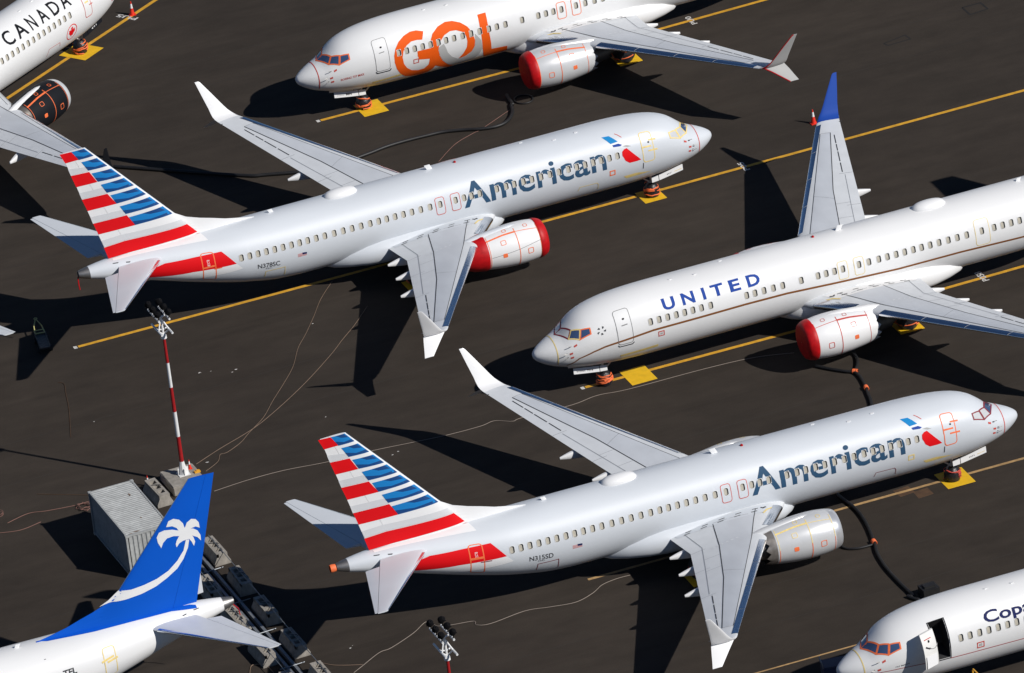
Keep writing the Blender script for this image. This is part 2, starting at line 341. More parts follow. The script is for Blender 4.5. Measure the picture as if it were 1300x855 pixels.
# outlines measured on the surfaces (metres, degrees)
D = {
'blue': [(37.946,12.356),(37.165,12.336),(36.664,11.681),(37.57,11.669),(37.449,11.499),(36.486,11.502),(35.938,10.863),(37.12,10.892),(36.961,10.681),(35.737,10.647),(35.206,10.027),(36.665,10.082),(36.536,9.864),(35.116,9.887),(34.583,9.28),(36.251,9.283),(36.075,9.088),(34.497,9.104),(33.955,8.554),(35.792,8.491),(35.639,8.28),(33.816,8.339),(33.227,7.752),(35.365,7.723),(35.2,7.485),(33.106,7.565),(32.604,6.964),(34.911,6.923)],
'red': [(38.616,12.397),(37.929,12.374),(37.589,11.69),(38.357,11.645),(38.143,10.808),(37.088,10.807),(36.702,10.078),(37.933,10.053),(37.718,9.213),(36.237,9.225),(35.792,8.491),(37.479,8.447),(37.266,7.589),(35.309,7.646),(34.911,6.923),(37.05,6.858)],
'sil': [(38.25,11.253),(37.28,11.149),(37.124,10.863),(38.142,10.815),(37.814,9.641),(36.467,9.67),(36.253,9.268),(37.716,9.235),(37.376,8.023),(35.561,8.045),(35.321,7.672),(37.28,7.593)],
'sil4': [(36.93,6.426),(35.879,6.529),(32.109,6.474),(31.883,6.106),(35.659,6.139),(36.807,5.999)],
'fsblue': [(7.087,-36.87),(6.652,-37.66),(6.449,-44.25),(6.249,-51.7),(6.708,-52.89),(6.898,-44.6)],
'fsdark': [(6.644,-55.84),(6.258,-55.44),(6.058,-59.07),(6.185,-60.89),(6.587,-59.64)],
'fsred': [(5.852,-66.68),(5.494,-79.93),(5.096,-93.82),(5.358,-94.56),(5.81,-94.28),(6.051,-89.06),(6.192,-78.05),(6.164,-71.12),(6.022,-67.77)],
'fsgrey': [(6.066,-61.82),(5.805,-61.42),(5.55,-65.23),(5.775,-65.21)],
'G': [(7.751,55.65),(7.333,50.67),(6.946,50.03),(6.504,54.26),(6.092,62.6),(5.802,73.84),(5.66,86.58),(5.648,97.87),(5.759,110.88),(6.009,124.22),(6.401,137.66),(6.855,145.94),(7.432,151.75),(7.86,147.94),(8.113,137.58),(8.274,128.25),(8.363,119.07),(8.336,89.41),(7.123,88.52),(7.11,96.75),(7.205,104.23),(7.859,108.05),(7.804,119.63),(7.533,127.58),(7.139,127.86),(6.727,123.04),(6.414,114.41),(6.22,104.22),(6.168,92.49),(6.273,81.54),(6.528,72.89),(6.864,67.91),(7.226,67.92),(7.551,69.89)],
'O': [(8.002,83.68),(8.061,74.43),(8.243,64.37),(8.675,54.18),(9.189,49.34),(9.632,50.95),(10.087,57.58),(10.449,68.12),(10.681,81.5),(10.782,95.71),(10.727,106.95),(10.534,116.24),(10.157,123.79),(9.733,125.11),(10.006,115.88),(10.234,104.89),(10.294,93.91),(10.245,82.93),(10.067,74.73),(9.715,69.12),(9.329,68.03),(8.93,72.58),(8.642,80.94),(8.452,93.02),(8.485,106.7),(8.694,119.95),(9.09,135.49),(9.576,147.81),(9.224,152.71),(8.714,138.62),(8.258,127.43),(8.024,106.95)],
'L': [(11.236,51.95),(11.768,51.65),(11.717,70.3),(11.721,91.73),(11.842,123.35),(12.867,126.63),(12.932,143.59),(11.438,144.99),(11.248,115.99),(11.207,97.06),(11.194,73.91)],
'swoosh': [(8.806,87.22),(8.933,96.61),(9.014,104.97),(9.28,116.0),(9.702,125.61),(10.16,124.66),(10.534,116.24),(10.741,107.06),(10.808,94.07),(10.829,84.66),(11.17,98.65),(11.227,115.8),(11.042,130.01),(10.705,139.94),(10.216,145.2),(9.712,148.18),(9.247,139.37),(8.766,122.0),(8.518,108.01),(8.439,96.59),(8.468,92.24)],
'trunk': [(32.605,7.073),(33.231,7.028),(33.945,7.109),(34.669,7.255),(35.338,7.516),(35.886,7.925),(36.303,8.409),(36.503,8.956),(36.69,8.932),(36.56,8.487),(36.239,7.937),(35.827,7.489),(35.216,7.135),(34.542,6.838),(33.742,6.653),(32.886,6.56),(32.04,6.541),(31.465,6.443),(31.988,6.669),(32.376,6.935)],
'palm': [(36.522,9.667),(36.474,9.944),(36.299,10.204),(36.001,10.342),(35.725,10.271),(35.565,9.978),(35.878,9.949),(36.102,9.787),(36.184,9.613),(35.852,9.76),(35.439,9.826),(35.149,9.758),(34.991,9.525),(35.008,9.234),(35.138,8.895),(35.278,9.156),(35.516,9.352),(35.871,9.378),(36.176,9.291),(36.004,9.061),(35.932,8.893),(35.955,8.698),(36.12,8.877),(36.343,8.964),(36.694,8.961),(36.807,8.755),(36.897,8.48),(36.991,8.703),(36.932,8.999),(36.868,9.1),(37.147,8.922),(37.316,8.662),(37.331,8.983),(37.197,9.3),(36.975,9.484),(36.84,9.523),(37.126,9.554),(37.339,9.41),(37.326,9.738),(37.181,9.967),(36.947,10.057),(36.682,9.922),(36.569,9.706)],
'h1': [(-25.27,22.09),(-19.48,16.62),(-18.02,15.67),(-14.85,14.45),(-12.06,14.79),(-10.71,15.09),(-9.37,15.17),(-8.09,15.11),(-7.08,15.01),(-5.95,14.56),(-5.09,14.09),(-4.13,13.86),(-3.35,14.16),(-2.67,15.05),(-2.29,16.16)],
'h1b': [(-2.53,15.27),(-2.19,16.19),(-2.09,17.09),(-2.08,17.85)],
'h2': [(-0.91,-25.49),(-0.39,-26.29),(0.22,-27.06),(0.55,-27.37),(0.63,-27.95),(0.49,-28.9),(0.21,-30.01)],
'h2b': [(1.46,-25.09),(1.48,-25.45),(1.32,-26.14),(0.93,-26.93),(0.63,-27.28)],
'h3': [(-5.99,-40.01),(-6.02,-40.59),(-5.89,-42.18),(-6.08,-43.96),(-6.57,-46.05),(-6.98,-47.48),(-7.23,-49.19),(-7.3,-51.0),(-7.31,-52.66)],
'h3b': [(-8.27,-45.19),(-8.13,-45.87),(-7.55,-46.25),(-6.69,-46.31)],
'h3c': [(-6.79,-46.86),(-7.16,-47.96),(-7.31,-49.46),(-7.46,-51.08),(-7.56,-52.59),(-7.25,-53.19),(-6.76,-53.12)],
'c1': [(-34.21,-16.79),(-32.44,-15.78),(-30.0,-14.53),(-27.83,-12.9),(-25.48,-10.84),(-23.17,-8.53),(-21.9,-7.09),(-20.68,-5.78),(-19.17,-3.92)],
'c2': [(-34.05,-17.9),(-33.1,-17.2),(-32.68,-16.46),(-32.25,-16.42),(-31.22,-15.75),(-30.43,-14.92),(-29.08,-13.6),(-27.91,-11.97),(-26.51,-10.14),(-25.43,-8.59),(-24.4,-6.63),(-23.47,-5.3),(-22.26,-3.43),(-21.09,-1.51)],
'c2b': [(-21.07,-1.53),(-19.72,0.26)],
'c3': [(-34.47,-20.39),(-32.38,-20.2),(-30.3,-20.26),(-27.93,-20.68),(-25.32,-20.85),(-23.18,-21.17)],
'c3b': [(-21.1,-21.45),(-19.24,-21.5),(-18.36,-21.34),(-17.54,-21.96),(-16.93,-21.86),(-14.03,-22.01),(-12.41,-21.74),(-10.63,-22.03),(-8.7,-21.97),(-5.95,-22.3)],
'c4': [(-35.31,-43.94),(-34.66,-43.5),(-33.38,-42.64),(-32.65,-42.5),(-31.09,-41.66),(-30.02,-40.86),(-29.71,-41.63),(-29.0,-41.94),(-27.88,-42.21),(-27.91,-42.66),(-27.21,-42.96),(-25.17,-42.68),(-23.92,-43.0),(-22.53,-43.29),(-21.39,-42.87),(-20.59,-42.29),(-19.68,-42.09),(-18.92,-42.12)],
'c5': [(-45.42,-17.47),(-44.1,-17.05),(-43.16,-17.32),(-42.05,-17.54),(-40.72,-17.73)],
'c6': [(-46.28,-18.28),(-45.09,-18.66),(-43.82,-18.39)],
'c7': [(-42.92,-15.12),(-40.44,-16.93)],
'c8': [(-8.76,11.52),(-7.09,13.17),(-5.61,13.97),(-5.0,14.21),(-2.59,15.71)],
'c9': [(-37.43,-2.84),(-37.2,-3.23),(-37.52,-4.46),(-38.01,-6.39),(-39.05,-9.67)],
}
# ------------------------------------------------------------------ airliner geometry (local: x metres aft of the nose, y to the left, z up from the ground)
TOP=[(0,2.85),(.06,3.02),(.2,3.16),(.5,3.36),(1.0,3.60),(1.55,3.84),(1.8,4.03),(2.2,4.38),(2.6,4.68),(3.1,4.92),(3.8,5.12),(4.8,5.27),(6,5.35),(7.5,5.38),(31,5.38),(34,5.34),(36.5,5.25),(38.0,5.08),(38.56,4.97)]
BOT=[(0,2.85),(.06,2.68),(.2,2.52),(.5,2.30),(1,2.05),(2,1.74),(3,1.55),(4,1.43),(5,1.36),(6.5,1.33),(25.5,1.33),(27,1.40),(29,1.75),(31.5,2.42),(34.5,3.36),(37,4.10),(38.2,4.44),(38.56,4.57)]
MID=[(0,2.85),(1,2.92),(2,3.1),(3,3.3),(4.5,3.46),(6,3.5),(26,3.5),(29,3.62),(32,3.9),(35,4.35),(38.56,4.77)]
WID=[(0,0.0),(.06,.2),(.2,.37),(.5,.62),(1,.93),(1.5,1.16),(2,1.34),(3,1.6),(4,1.75),(5,1.84),(6.5,1.88),(26,1.88),(29,1.8),(32,1.47),(35,.96),(37,.58),(38.2,.33),(38.56,.2)]
_SC = {}
def sec(x):
    k = round(x, 4)
    if k not in _SC: _SC[k] = (interp(x, TOP), interp(x, BOT), interp(x, MID), interp(x, WID))
    return _SC[k]
FLE=[(5.0,27.6),(5.40,27.9),(5.55,28.7),(5.75,29.6),(5.98,30.3),(6.2,31.04),(6.5,31.85),(6.895,32.47),(12.28,37.1)]
def lin(x, T):
    if x <= T[0][0]: i = 0
    elif x >= T[-1][0]: i = len(T) - 2
    else:
        i = 0
        while T[i + 1][0] < x: i += 1
    t = (x - T[i][0]) / (T[i + 1][0] - T[i][0]); return T[i][1] + t * (T[i + 1][1] - T[i][1])
def naca(c): c = min(max(c, 0), 1); return max(0., 2.969 * sqrt(c) - 1.26 * c - 3.516 * c * c + 2.843 * c ** 3 - 1.036 * c ** 4)
def fin_te(z): return 36.575 + (z - 5.03) * (38.5 - 36.575) / 7.24
def fin_hinge(z): return 35.33 + (z - 5.35) * .39
def fin_ht(x, z):
    le = lin(z, FLE); lem = 32.47 + (z - 6.895) * .8598; te = fin_te(z)
    a = .048 * (te - lem) * naca((x - lem) / (te - lem)) if x > lem else 0
    d = min(.11, .035 * max(0, x - le) + .012) if x < te - 1.2 and z < 6.95 else 0
    return max(a, d, .006)
WLE=[(1.2,13.95),(1.88,14.35),(3.4,15.4),(4.6,16.27),(5.2,16.6),(16.74,22.9)]
WTE=[(1.2,20.95),(4.7,20.75),(16.74,24.27)]
def wz(y): return 2.22 + .105 * (y - 1.88)
def wing_z(x, y, up=True):
    le, te = lin(y, WLE), lin(y, WTE); ch = te - le; c = (x - le) / ch; t = .125 - .03 * min(1, max(0, (y - 1.88) / 14.9))
    return wz(y) + ch * t * naca(c) * (.58 if up else -.42)

class Airliner:
    def __init__(S, pose, side, label, paint='white_paint', plug=(0, 0), wins=(), wz_=3.94, door_hole=None):
        S.root = empty('airliner', (pose[0], pose[1], 0), radians(pose[2]), label=label, cat='airliner', group='airliners parked on the apron')
        S.s = side; S.paint = paint; S.ws, S.pt = plug; S.wins = list(wins); S.wzc = wz_; S.hole = door_hole
        S.fuselage()
    def P(S, x, y, z): return Vector((4 - x, y, z))
    def sec(S, x):
        if S.pt and x > 11: x = max(11, x - S.pt)
        return sec(x)
    def fpt(S, x, th):
        t, b, m, w_ = S.sec(x); a = radians(th); cz = cos(a)
        return S.P(x, w_ * sin(a), m + ((t - m) if cz > 0 else (m - b)) * cz)
    def fs(S, off=.006):
        def f(x, th):
            x = max(x, .02); p = S.fpt(x, th)
            dx = S.fpt(x + .02, th) - S.fpt(max(0.001, x - .02), th); dt = S.fpt(x, th + 1) - S.fpt(x, th - 1)
            n = dx.cross(dt)
            if n.length < 1e-9: n = Vector((1, 0, 0))
            n.normalize()
            t, b, m, w_ = S.sec(x)
            if n.dot(p - S.P(x, 0, m)) < 0: n = -n
            return p + n * off, n
        return f
    def th_at(S, x, z):
        t, b, m, w_ = S.sec(min(max(x, 5.2), 30.5 + S.pt)); v = (z - m) / ((t - m) if z > m else (m - b))
        return degrees(math.acos(min(1, max(-1, v))))
    def fuselage(S):
        end = 37.95 + S.pt
        xs = [0, .02, .06, .12, .2, .33, .5, .75, 1, 1.25, 1.5, 1.62, 1.8, 2.0, 2.2, 2.4, 2.6, 2.85, 3.1, 3.45, 3.8, 4.3, 4.8, 5.4, 6, 6.7, 7.5]
        x = 9.
        while x < 26 + S.pt: xs.append(x); x += 1.5
        x = 26 + S.pt
        while x < end: xs.append(x); x += .6
        xs.append(end)
        if S.hole: xs += [S.hole[0], S.hole[1]]
        for q in S.wins: xs += [q - .13, q + .13]
        xs = sorted(set(round(q, 4) for q in xs)); out = [xs[0]]
        for q in xs[1:]:
            if q - out[-1] > .012: out.append(q)
        xs = out
        def thetas(x):
            a = S.th_at(x, S.wzc + .2); b = S.th_at(x, S.wzc - .2); n1, n2 = 9, 14
            half = [a * k / n1 for k in range(n1)] + [a] + [b + (180 - b) * k / n2 for k in range(n2)]
            return half + [180] + [-q for q in reversed(half[1:])]
        TH = [thetas(x) for x in xs]; n = len(TH[0]); vs = []; fs = []
        for x, T in zip(xs, TH): vs += [S.fpt(x, t) for t in T]
        for i in range(len(xs) - 1):
            xm = (xs[i] + xs[i + 1]) / 2
            for k in range(n):
                k2 = (k + 1) % n; ta, tb = TH[i][k], TH[i][k2]
                if tb - ta > 180: tb -= 360
                if tb - ta < -180: tb += 360
                tm = (ta + tb) / 2 * S.s; za = S.wzc
                if abs(ta - tb) < 20 and any(abs(xm - q) < .13 for q in S.wins):
                    a = S.th_at(xm, S.wzc + .2); b = S.th_at(xm, S.wzc - .2)
                    if a < tm < b: continue
                if S.hole and S.hole[0] < xm < S.hole[1] and S.hole[2] < tm < S.hole[3]: continue
                fs.append((i * n + k, i * n + k2, (i + 1) * n + k2, (i + 1) * n + k))
        mb = MB(); mb.add(vs, fs); S.fus = mb.build('fuselage', S.paint, S.root, 50)
        # tail cone
        prof = []
        mb = MB(); secs = []
        for x in (37.95, 38.2, 38.45, 38.56):
            T = [S.fpt(x + S.pt, a) + Vector((0, 0, 0)) for a in range(0, 360, 20)]; secs.append(T)
        secs.append([p.lerp(sum(T, Vector()) / len(T), .35) for p in T]); secs.append([p.lerp(sum(T, Vector()) / len(T), .4) + Vector((.25, 0, 0)) for p in T])
        S.tail_cone = link('tail_cone', loft(secs).mesh('tail_cone'), S.root, 'dull_metal', 40)
        # windows
        if S.wins:
            if 'win' not in MESHCACHE:
                mb = MB(); N = 4
                def cv(p, z): return (p[0], p[1], z - p[1] ** 2 / (2 * 1.88))
                o_ = rrect(-.146, .146, -.217, .217, .06, N); i_ = rrect(-.124, .124, -.195, .195, .09, N); n = len(o_)
                g_ = rrect(-.12, .12, -.19, .19, .09, N)
                vs = [cv(p, .004) for p in o_] + [cv(p, .008) for p in i_] + [cv(p, -.072) for p in g_]
                fs = [(k, (k + 1) % n, n + (k + 1) % n, n + k) for k in range(n)]
                mb.add(vs, fs, 0)
                fs = [(n + k, n + (k + 1) % n, 2 * n + (k + 1) % n, 2 * n + k) for k in range(n)]; mb.add(vs, fs, 1)
                mb.add([cv(p, -.066) for p in g_], [tuple(range(n))], 2)
                me = mb.mesh('cabin_window'); [me.materials.append(MATS[q]) for q in ('window_frame', 'window_gasket', 'window_shade')]
                MESHCACHE['win'] = me
            for q in S.wins:
                th = S.th_at(q, S.wzc) * S.s; p, nn = S.fs(0)(q, th)
                X = Vector((1, 0, 0)); X = (X - nn * X.dot(nn)).normalized(); Y = nn.cross(X)
                o = link('cabin_window', MESHCACHE['win'], S.fus)
                o.matrix_local = Matrix(((X.x, Y.x, nn.x, p.x), (X.y, Y.y, nn.y, p.y), (X.z, Y.z, nn.z, p.z), (0, 0, 0, 1)))
    # bands and patches on the skin; points are (x, theta)
    def band(S, name, pts, wd, m, closed=False, off=.009, parent=None, label=None, R=1.8):
        k = R * pi / 180
        quads = offset_ring([(p[0], p[1] * k) for p in pts], wd, closed)
        polys = [[(q[0], q[1] / k) for q in Q] for Q in quads]
        return decal(name, polys, S.fs(off), m, parent or S.fus, (.4, 6), label)
    def openings(S):
        return [(x - .138, x + .138, *sorted((S.s * (S.th_at(x, S.wzc) - 6.35), S.s * (S.th_at(x, S.wzc) + 6.35)))) for x in S.wins]
    def patch(S, name, polys, m, off=.006, parent=None, label=None): return decal(name, polys, S.fs(off), m, parent or S.fus, (.35, 5), label, holes=S.openings())
    def text(S, s, x0, x1, t0, t1, m, bold=0., label=None, ref='A', spacing=1., off=.007, parent=None): return text_decal('lettering', s, x0, x1, t0, t1, S.fs(off), m, parent or S.fus, bold, (.6, 5), label, ref, spacing, holes=S.openings())
    def door(S, x0, x1, t0, t1, m, wd=.045, name='door', panel=True, r=.16, label=None):
        k = 1.8 * pi / 180; g = S.s
        R = rrect(x0, x1, t0 * k, t1 * k, r); pts = [(p[0], p[1] / k * g) for p in R]
        d = S.root
        if panel: d = decal(name, [pts], S.fs(.004), S.paint, S.root, (.4, 6), label, holes=S.openings())
        S.band(name + '_outline', pts, wd, m, True, .009, d)
        return d
    def cockpit(S, frame='tape_orange', glass=('cockpit_glass',) * 3, far=True):
        W = [[(1.83, 1.5), (2.12, 31), (1.86, 46), (1.43, 1.5)], [(2.14, 33), (2.55, 46), (2.38, 65), (1.88, 47.5)], [(2.58, 47.5), (3.05, 53.5), (3.03, 65), (2.42, 66)]]
        for g in ((S.s, -S.s) if far else (S.s,)):
            for k, w_ in enumerate(W):
                pts = [(x, t * g) for x, t in w_]
                o = S.patch('cockpit_window', [pts], glass[k], .008)
                fr = frame[k] if isinstance(frame, tuple) else frame
                S.band('window_tape', pts, .075, fr, True, .012)
    def radome(S, m): S.band('radome_seam', [(1.15, a * S.s) for a in range(-110, 140, 10)], .05, m, False, .008)
    def fin_tail(S, fin='tail_white', rud=None):
        px = S.pt
        def side(lo, hi, zs, cols, name, m):
            vs = []; fs = []; nc = len(cols)
            for sg in (1, -1):
                for z in zs:
                    a, b = lo(z), hi(z)
                    for c in cols:
                        x = a + (b - a) * c; vs.append(S.P(x + px, sg * (fin_ht(x, z) if c < 1 or name == 'fin' else .008), z))
            nz = len(zs); B = nz * nc
            for q in range(2):
                for i in range(nz - 1):
                    for k in range(nc - 1): fs.append((q * B + i * nc + k, q * B + i * nc + k + 1, q * B + (i + 1) * nc + k + 1, q * B + (i + 1) * nc + k))
            for i in range(nz - 1):
                fs.append((i * nc, (i + 1) * nc, B + (i + 1) * nc, B + i * nc)); e = nc - 1; fs.append((i * nc + e, (i + 1) * nc + e, B + (i + 1) * nc + e, B + i * nc + e))
            t = (nz - 1) * nc
            for k in range(nc - 1): fs.append((t + k, t + k + 1, B + t + k + 1, B + t + k))
            return MB().add(vs, fs).build(name, m, S.root, 40)
        zs = [5.0, 5.2, 5.4, 5.47, 5.55, 5.65, 5.75, 5.86, 5.98, 6.09, 6.2, 6.35, 6.5, 6.7, 6.895, 6.95] + [7.3 + .4 * k for k in range(13)] + [12.28]
        S.fin = side(lambda z: lin(z, FLE), lambda z: fin_hinge(z) - .006, zs, [0, .004, .01, .02, .035, .055, .08, .11, .15, .2, .26, .33, .41, .5, .6, .7, .8, .9, 1], 'fin', fin)
        S.rud = side(lambda z: fin_hinge(z) + .006, fin_te, [5.16] + zs[2:], [0, .3, .6, .85, 1], 'rudder', rud or fin)
        MB().tube([S.P(lin(z, FLE) + .012 + px, 0, z) for z in (6.95, 9, 11, 12.26)], .022, 8).build('fin_leading_edge', 'polished_metal', S.fin)
    def fsurf(S, off=.006):
        off = off + .006
        def f(x, z):
            g = S.s
            def q(x, z): return S.P(x + S.pt, g * fin_ht(x, z), z)
            p = q(x, z); n = (q(x + .05, z) - q(x - .05, z)).cross(q(x, z + .05) - q(x, z - .05)).normalized()
            if n.y * g < 0: n = -n
            if abs(n.y) < .7: n = Vector((0, g, 0))
            return p + n * off, n
        return f
    def stabs(S, m='wing_light'):
        for g in (1, -1):
            def pts(y, c0, c1, off=0.):
                le = 33.6 + (y - .6) * .70; te = 37.22 + (y - .6) * .256; ch = te - le; z = 4.78 + (y - .6) * .1; hg = 36.32 + (y - .6) * .37
                if c1 == 'h': a, b = le, hg - .012
                else: a, b = hg + .012, te
                up = []; dn = []
                for k in range(9):
                    c = (1 - cos(pi * k / 8)) / 2 if c1 == 'h' else k / 8
                    x = a + (b - a) * c; h = .045 * ch * naca((x - le) / ch) + .006
                    up.append(S.P(x + S.pt, g * y, z + h)); dn.append(S.P(x + S.pt, g * y, z - h))
                return up + dn[::-1]
            ys = [.3, 1.5, 3, 4.5, 6, 6.95, 7.1, 7.18]
            st = loft([pts(y, 0, 'h') for y in ys]).build('stabilizer', m, S.root, 35)
            loft([pts(y, 0, 'e') for y in ys[1:-1]]).build('elevator', m, st, 35)
            # bare metal leading edge
            secs = []
            for y in [1.2 + 5.9 * k / 6 for k in range(7)]:
                le = 33.6 + (y - .6) * .70; ch = 37.22 + (y - .6) * .256 - le; z = 4.78 + (y - .6) * .1; row = []
                for c in (.05, .025, .01, .003, 0, -.003, -.01, -.03):
                    h = .045 * ch * naca(abs(c)) + .006; row.append(S.P(le + abs(c) * ch - .012 + S.pt, g * y, z + (h + .006) * (1 if c > 0 else (0 if c == 0 else -1))))
                secs.append(row)
            loft(secs, False, False).build('stabilizer_leading_edge', 'polished_metal', st, 60)
            # black gap marks where the stabilizer moves against the body
            if g == S.s:
                for (x0, th0, L, h) in ((34.3, 62, .22, 5), (36.25, 40, .34, 4), (35.6, 47, .26, 4)):
                    decal('vent_mark', [[(x0 + S.pt, th0 * g), (x0 + L + S.pt, (th0 - 2) * g), (x0 + L + S.pt, (th0 + h - 2) * g), (x0 + .06 + S.pt, (th0 + h) * g)]], S.fs(.007), 'seam_dark', S.fus)
    def wings(S, winglet='tail_white', wl_edge=None, spans=(1, -1)):
        WS = S.ws
        for g in spans:
            cs = [(1 - cos(pi * k / 26)) / 2 for k in range(27)]
            def section(y):
                le, te = lin(y, WLE), lin(y, WTE); ch = te - le
                up = [S.P(le + ch * c + WS, g * y, wing_z(le + ch * c, y)) for c in reversed(cs)]
                dn = [S.P(le + ch * c + WS, g * y, wing_z(le + ch * c, y, False)) for c in cs[1:-1]]
                return up + dn
            ys = [1.2, 1.88, 2.6, 3.4, 4.0, 4.6, 4.7, 5.2, 6, 7.2, 8.4, 9.6, 10.8, 12, 13.2, 14.4, 15.4, 16.2, 16.6]
            W = loft([section(y) for y in ys]).build('wing', 'wing_light', S.root, 35)
            def ws(off):
                def f(x, y):
                    def q(x, y): return S.P(x + WS, g * y, wing_z(x, y))
                    n = (q(x + .05, y) - q(x - .05, y)).cross(q(x, y + .05) - q(x, y - .05)).normalized()
                    if n.z < 0: n = -n
                    return q(x, y) + n * off, n
                return f
            hx = [(1.95, 18.4), (2.4, 18.55), (5.1, 19.25), (9.2, 20.62), (15.2, 23.08)]; fx = [(1.95, 15.9), (2.65, 16.29), (5.2, 17.45), (15.55, 22.62)]
            H = lambda y: lin(y, hx); F = lambda y: lin(y, fx)
            yy = [2.6, 3.5, 4.5, 5.2, 7, 9, 11, 13, 15.2]
            decal('inspar_panel', [[(F(y), y) for y in yy] + [(H(y), y) for y in reversed(yy)]], ws(.010), 'wing_grey', W, (.3, .6))
            def line(name, P, wd, m='seam_dark', off=.016):
                polys = offset_ring(P, wd, False); decal(name, polys, ws(off), m, W, (.6, 1.0))
            line('panel_gap', [(H(y), y) for y in (2.4, 5.1, 9.2, 12.5, 15.2)], .045)
            line('panel_gap', [(F(y), y) for y in (5.2, 9, 12, 15.3)], .03)
            line('panel_gap', [(F(y), y) for y in (2.2, 3.4, 5.2)], .04, 'seam_dark')
            line('panel_gap', [(F(15.3), 15.3), (H(15.2), 15.2)], .035, 'seam_soft')
            line('panel_gap', [(F(9.0), 9.0), (H(8.3), 8.3)], .035, 'seam_soft')
            line('panel_gap', [(F(2.6), 2.62), (17.2, 2.45), (H(2.3), 2.3)], .04, 'seam_soft')
            T = lambda y: lin(y, WTE)
            for a, b in ((10.9, 11.9), (12.05, 13.1), (13.2, 13.9), (14.0, 14.9)): line('aileron_gap', [(T(a) - .62 + .02 * (a - 11), a), (T(b) - .62 + .02 * (b - 11), b)], .05)
            line('flap_gap', [(T(2.3) - .75, 2.3), (T(4.6) - .72, 4.6), (T(7) - .62, 7), (T(10.6) - .5, 10.6)], .03, 'seam_soft')
            for a in (4.85, 7.4, 10.75): line('flap_gap', [(T(a) - .85, a), (T(a) - .03, a)], .028, 'seam_soft')
            for a in (6.2, 7.7): line('spoiler_gap', [(H(a), a), (T(a) - .62, a)], .022, 'seam_soft')
            # skin lap marks along the rear spar, walkway dashes at the root
            if g == S.s:
                decal('root_fairing', [[(15.2, 1.9), (15.75, 2.75), (16.4, 2.78), (18.5, 2.6), (20.55, 2.4), (20.7, 1.9)]], ws(.014), S.paint, W, (.3, .3))
                for k in range(5):
                    x0 = 15.9 + .95 * k; line('walkway_mark', [(x0, 2.22 - .01 * k), (x0 + .34, 2.22 - .01 * k)], .06, 'black_paint', .024)
                    line('walkway_mark', [(x0 + .15, 2.5 - .03 * k), (x0 + .5, 2.5 - .03 * k)], .06, 'black_paint', .024)
                line('walkway_mark', [(15.45, 2.2), (15.65, 2.3), (15.75, 2.2)], .09, 'black_paint', .024)
                line('sealant_strip', [(14.9, 2.25), (15.5, 2.5), (15.85, 2.85)], .09, 'tape_yellow', .026)
                for k in range(6): line('fastener_row', [(F(5.8) + .35 + .3 * k, 4.9 + .05 * k), (F(5.8) + .48 + .3 * k, 4.9 + .05 * k)], .13, 'seam_soft' if 0 else 'wing_light', .014)
            # slats of bare metal
            def slat(y0, y1, m='polished_metal', wid=.36):
                secs = []; N = max(2, int((y1 - y0) / .8))
                for k in range(N + 1):
                    y = y0 + (y1 - y0) * k / N; le, te = lin(y, WLE), lin(y, WTE); ch = te - le; row = []
                    for u in (1, .75, .5, .3, .16, .07, .02, 0, -.02, -.07, -.16, -.3):
                        x = le + abs(u) * wid; z = wing_z(x, y, u >= 0)
                        row.append(S.P(x - .02 + WS, g * y, z + (.022 if u > 0 else (-.016 if u < 0 else 0))))
                    secs.append(row)
                loft(secs, False, False).build('slat', m, W, 60)
            for a, b in ((5.75, 8.3), (8.33, 10.95), (10.98, 13.55), (13.58, 16.25)): slat(a, b)
            slat(2.1, 4.15, 'polished_metal', .5)
            # winglet
            def wsec(y, z, le, te, t, nx, nz):
                r = []; ch = te - le
                for k in range(9):
                    c = (1 + cos(pi * k / 8)) / 2; h = t * ch * naca(c) / 2 + .004; r.append(S.P(le + ch * c + WS, g * (y + nx * h), z + nz * h))
                for k in range(1, 8):
                    c = (1 - cos(pi * k / 8)) / 2; h = t * ch * naca(c) / 2 + .004; r.append(S.P(le + ch * c + WS, g * (y - nx * h), z - nz * h))
                return r
            up = [(16.55, 3.76, 22.80, 24.22, .1, 0, 1), (16.8, 3.82, 22.97, 24.30, .1, -.25, .97), (17.0, 3.95, 23.15, 24.37, .09, -.6, .8), (17.13, 4.15, 23.36, 24.42, .085, -.85, .53), (17.25, 4.42, 23.56, 24.47, .08, -.92, .39), (17.6, 5.2, 24.08, 24.68, .08, -.92, .39), (17.93, 5.9, 24.56, 24.86, .07, -.92, .39), (17.96, 5.97, 24.66, 24.88, .04, -.92, .39)]
            wl = loft([wsec(*q) for q in up]).build('winglet', winglet, W, 40)
            dn = [(16.82, 3.83, 23.05, 24.33, .08, .3, .95), (17.2, 3.58, 23.47, 24.48, .08, .6, .8), (17.6, 3.27, 23.92, 24.63, .07, .65, .76), (17.87, 3.06, 24.22, 24.74, .05, .65, .76)]
            loft([wsec(*q) for q in dn]).build('winglet_strake', winglet if winglet != 'royal_blue_paint' else 'tail_white', W, 40)
            if wl_edge:
                MB().tube([S.P(q[2] - .01 + WS, g * q[0], q[1]) for q in up[1:]], .035, 6).build('winglet_edge', wl_edge, W)
                MB().tube([S.P(q[2] - .01 + WS, g * q[0], q[1]) for q in dn], .035, 6).build('winglet_edge', wl_edge, W)
            MB().tube([S.P(lin(16.2, WTE) + WS - .05, g * 16.2, 3.74), S.P(lin(16.2, WTE) + WS + .12, g * 16.2, 3.74)], .02, 6).build('static_wick', 'seam_dark', W)
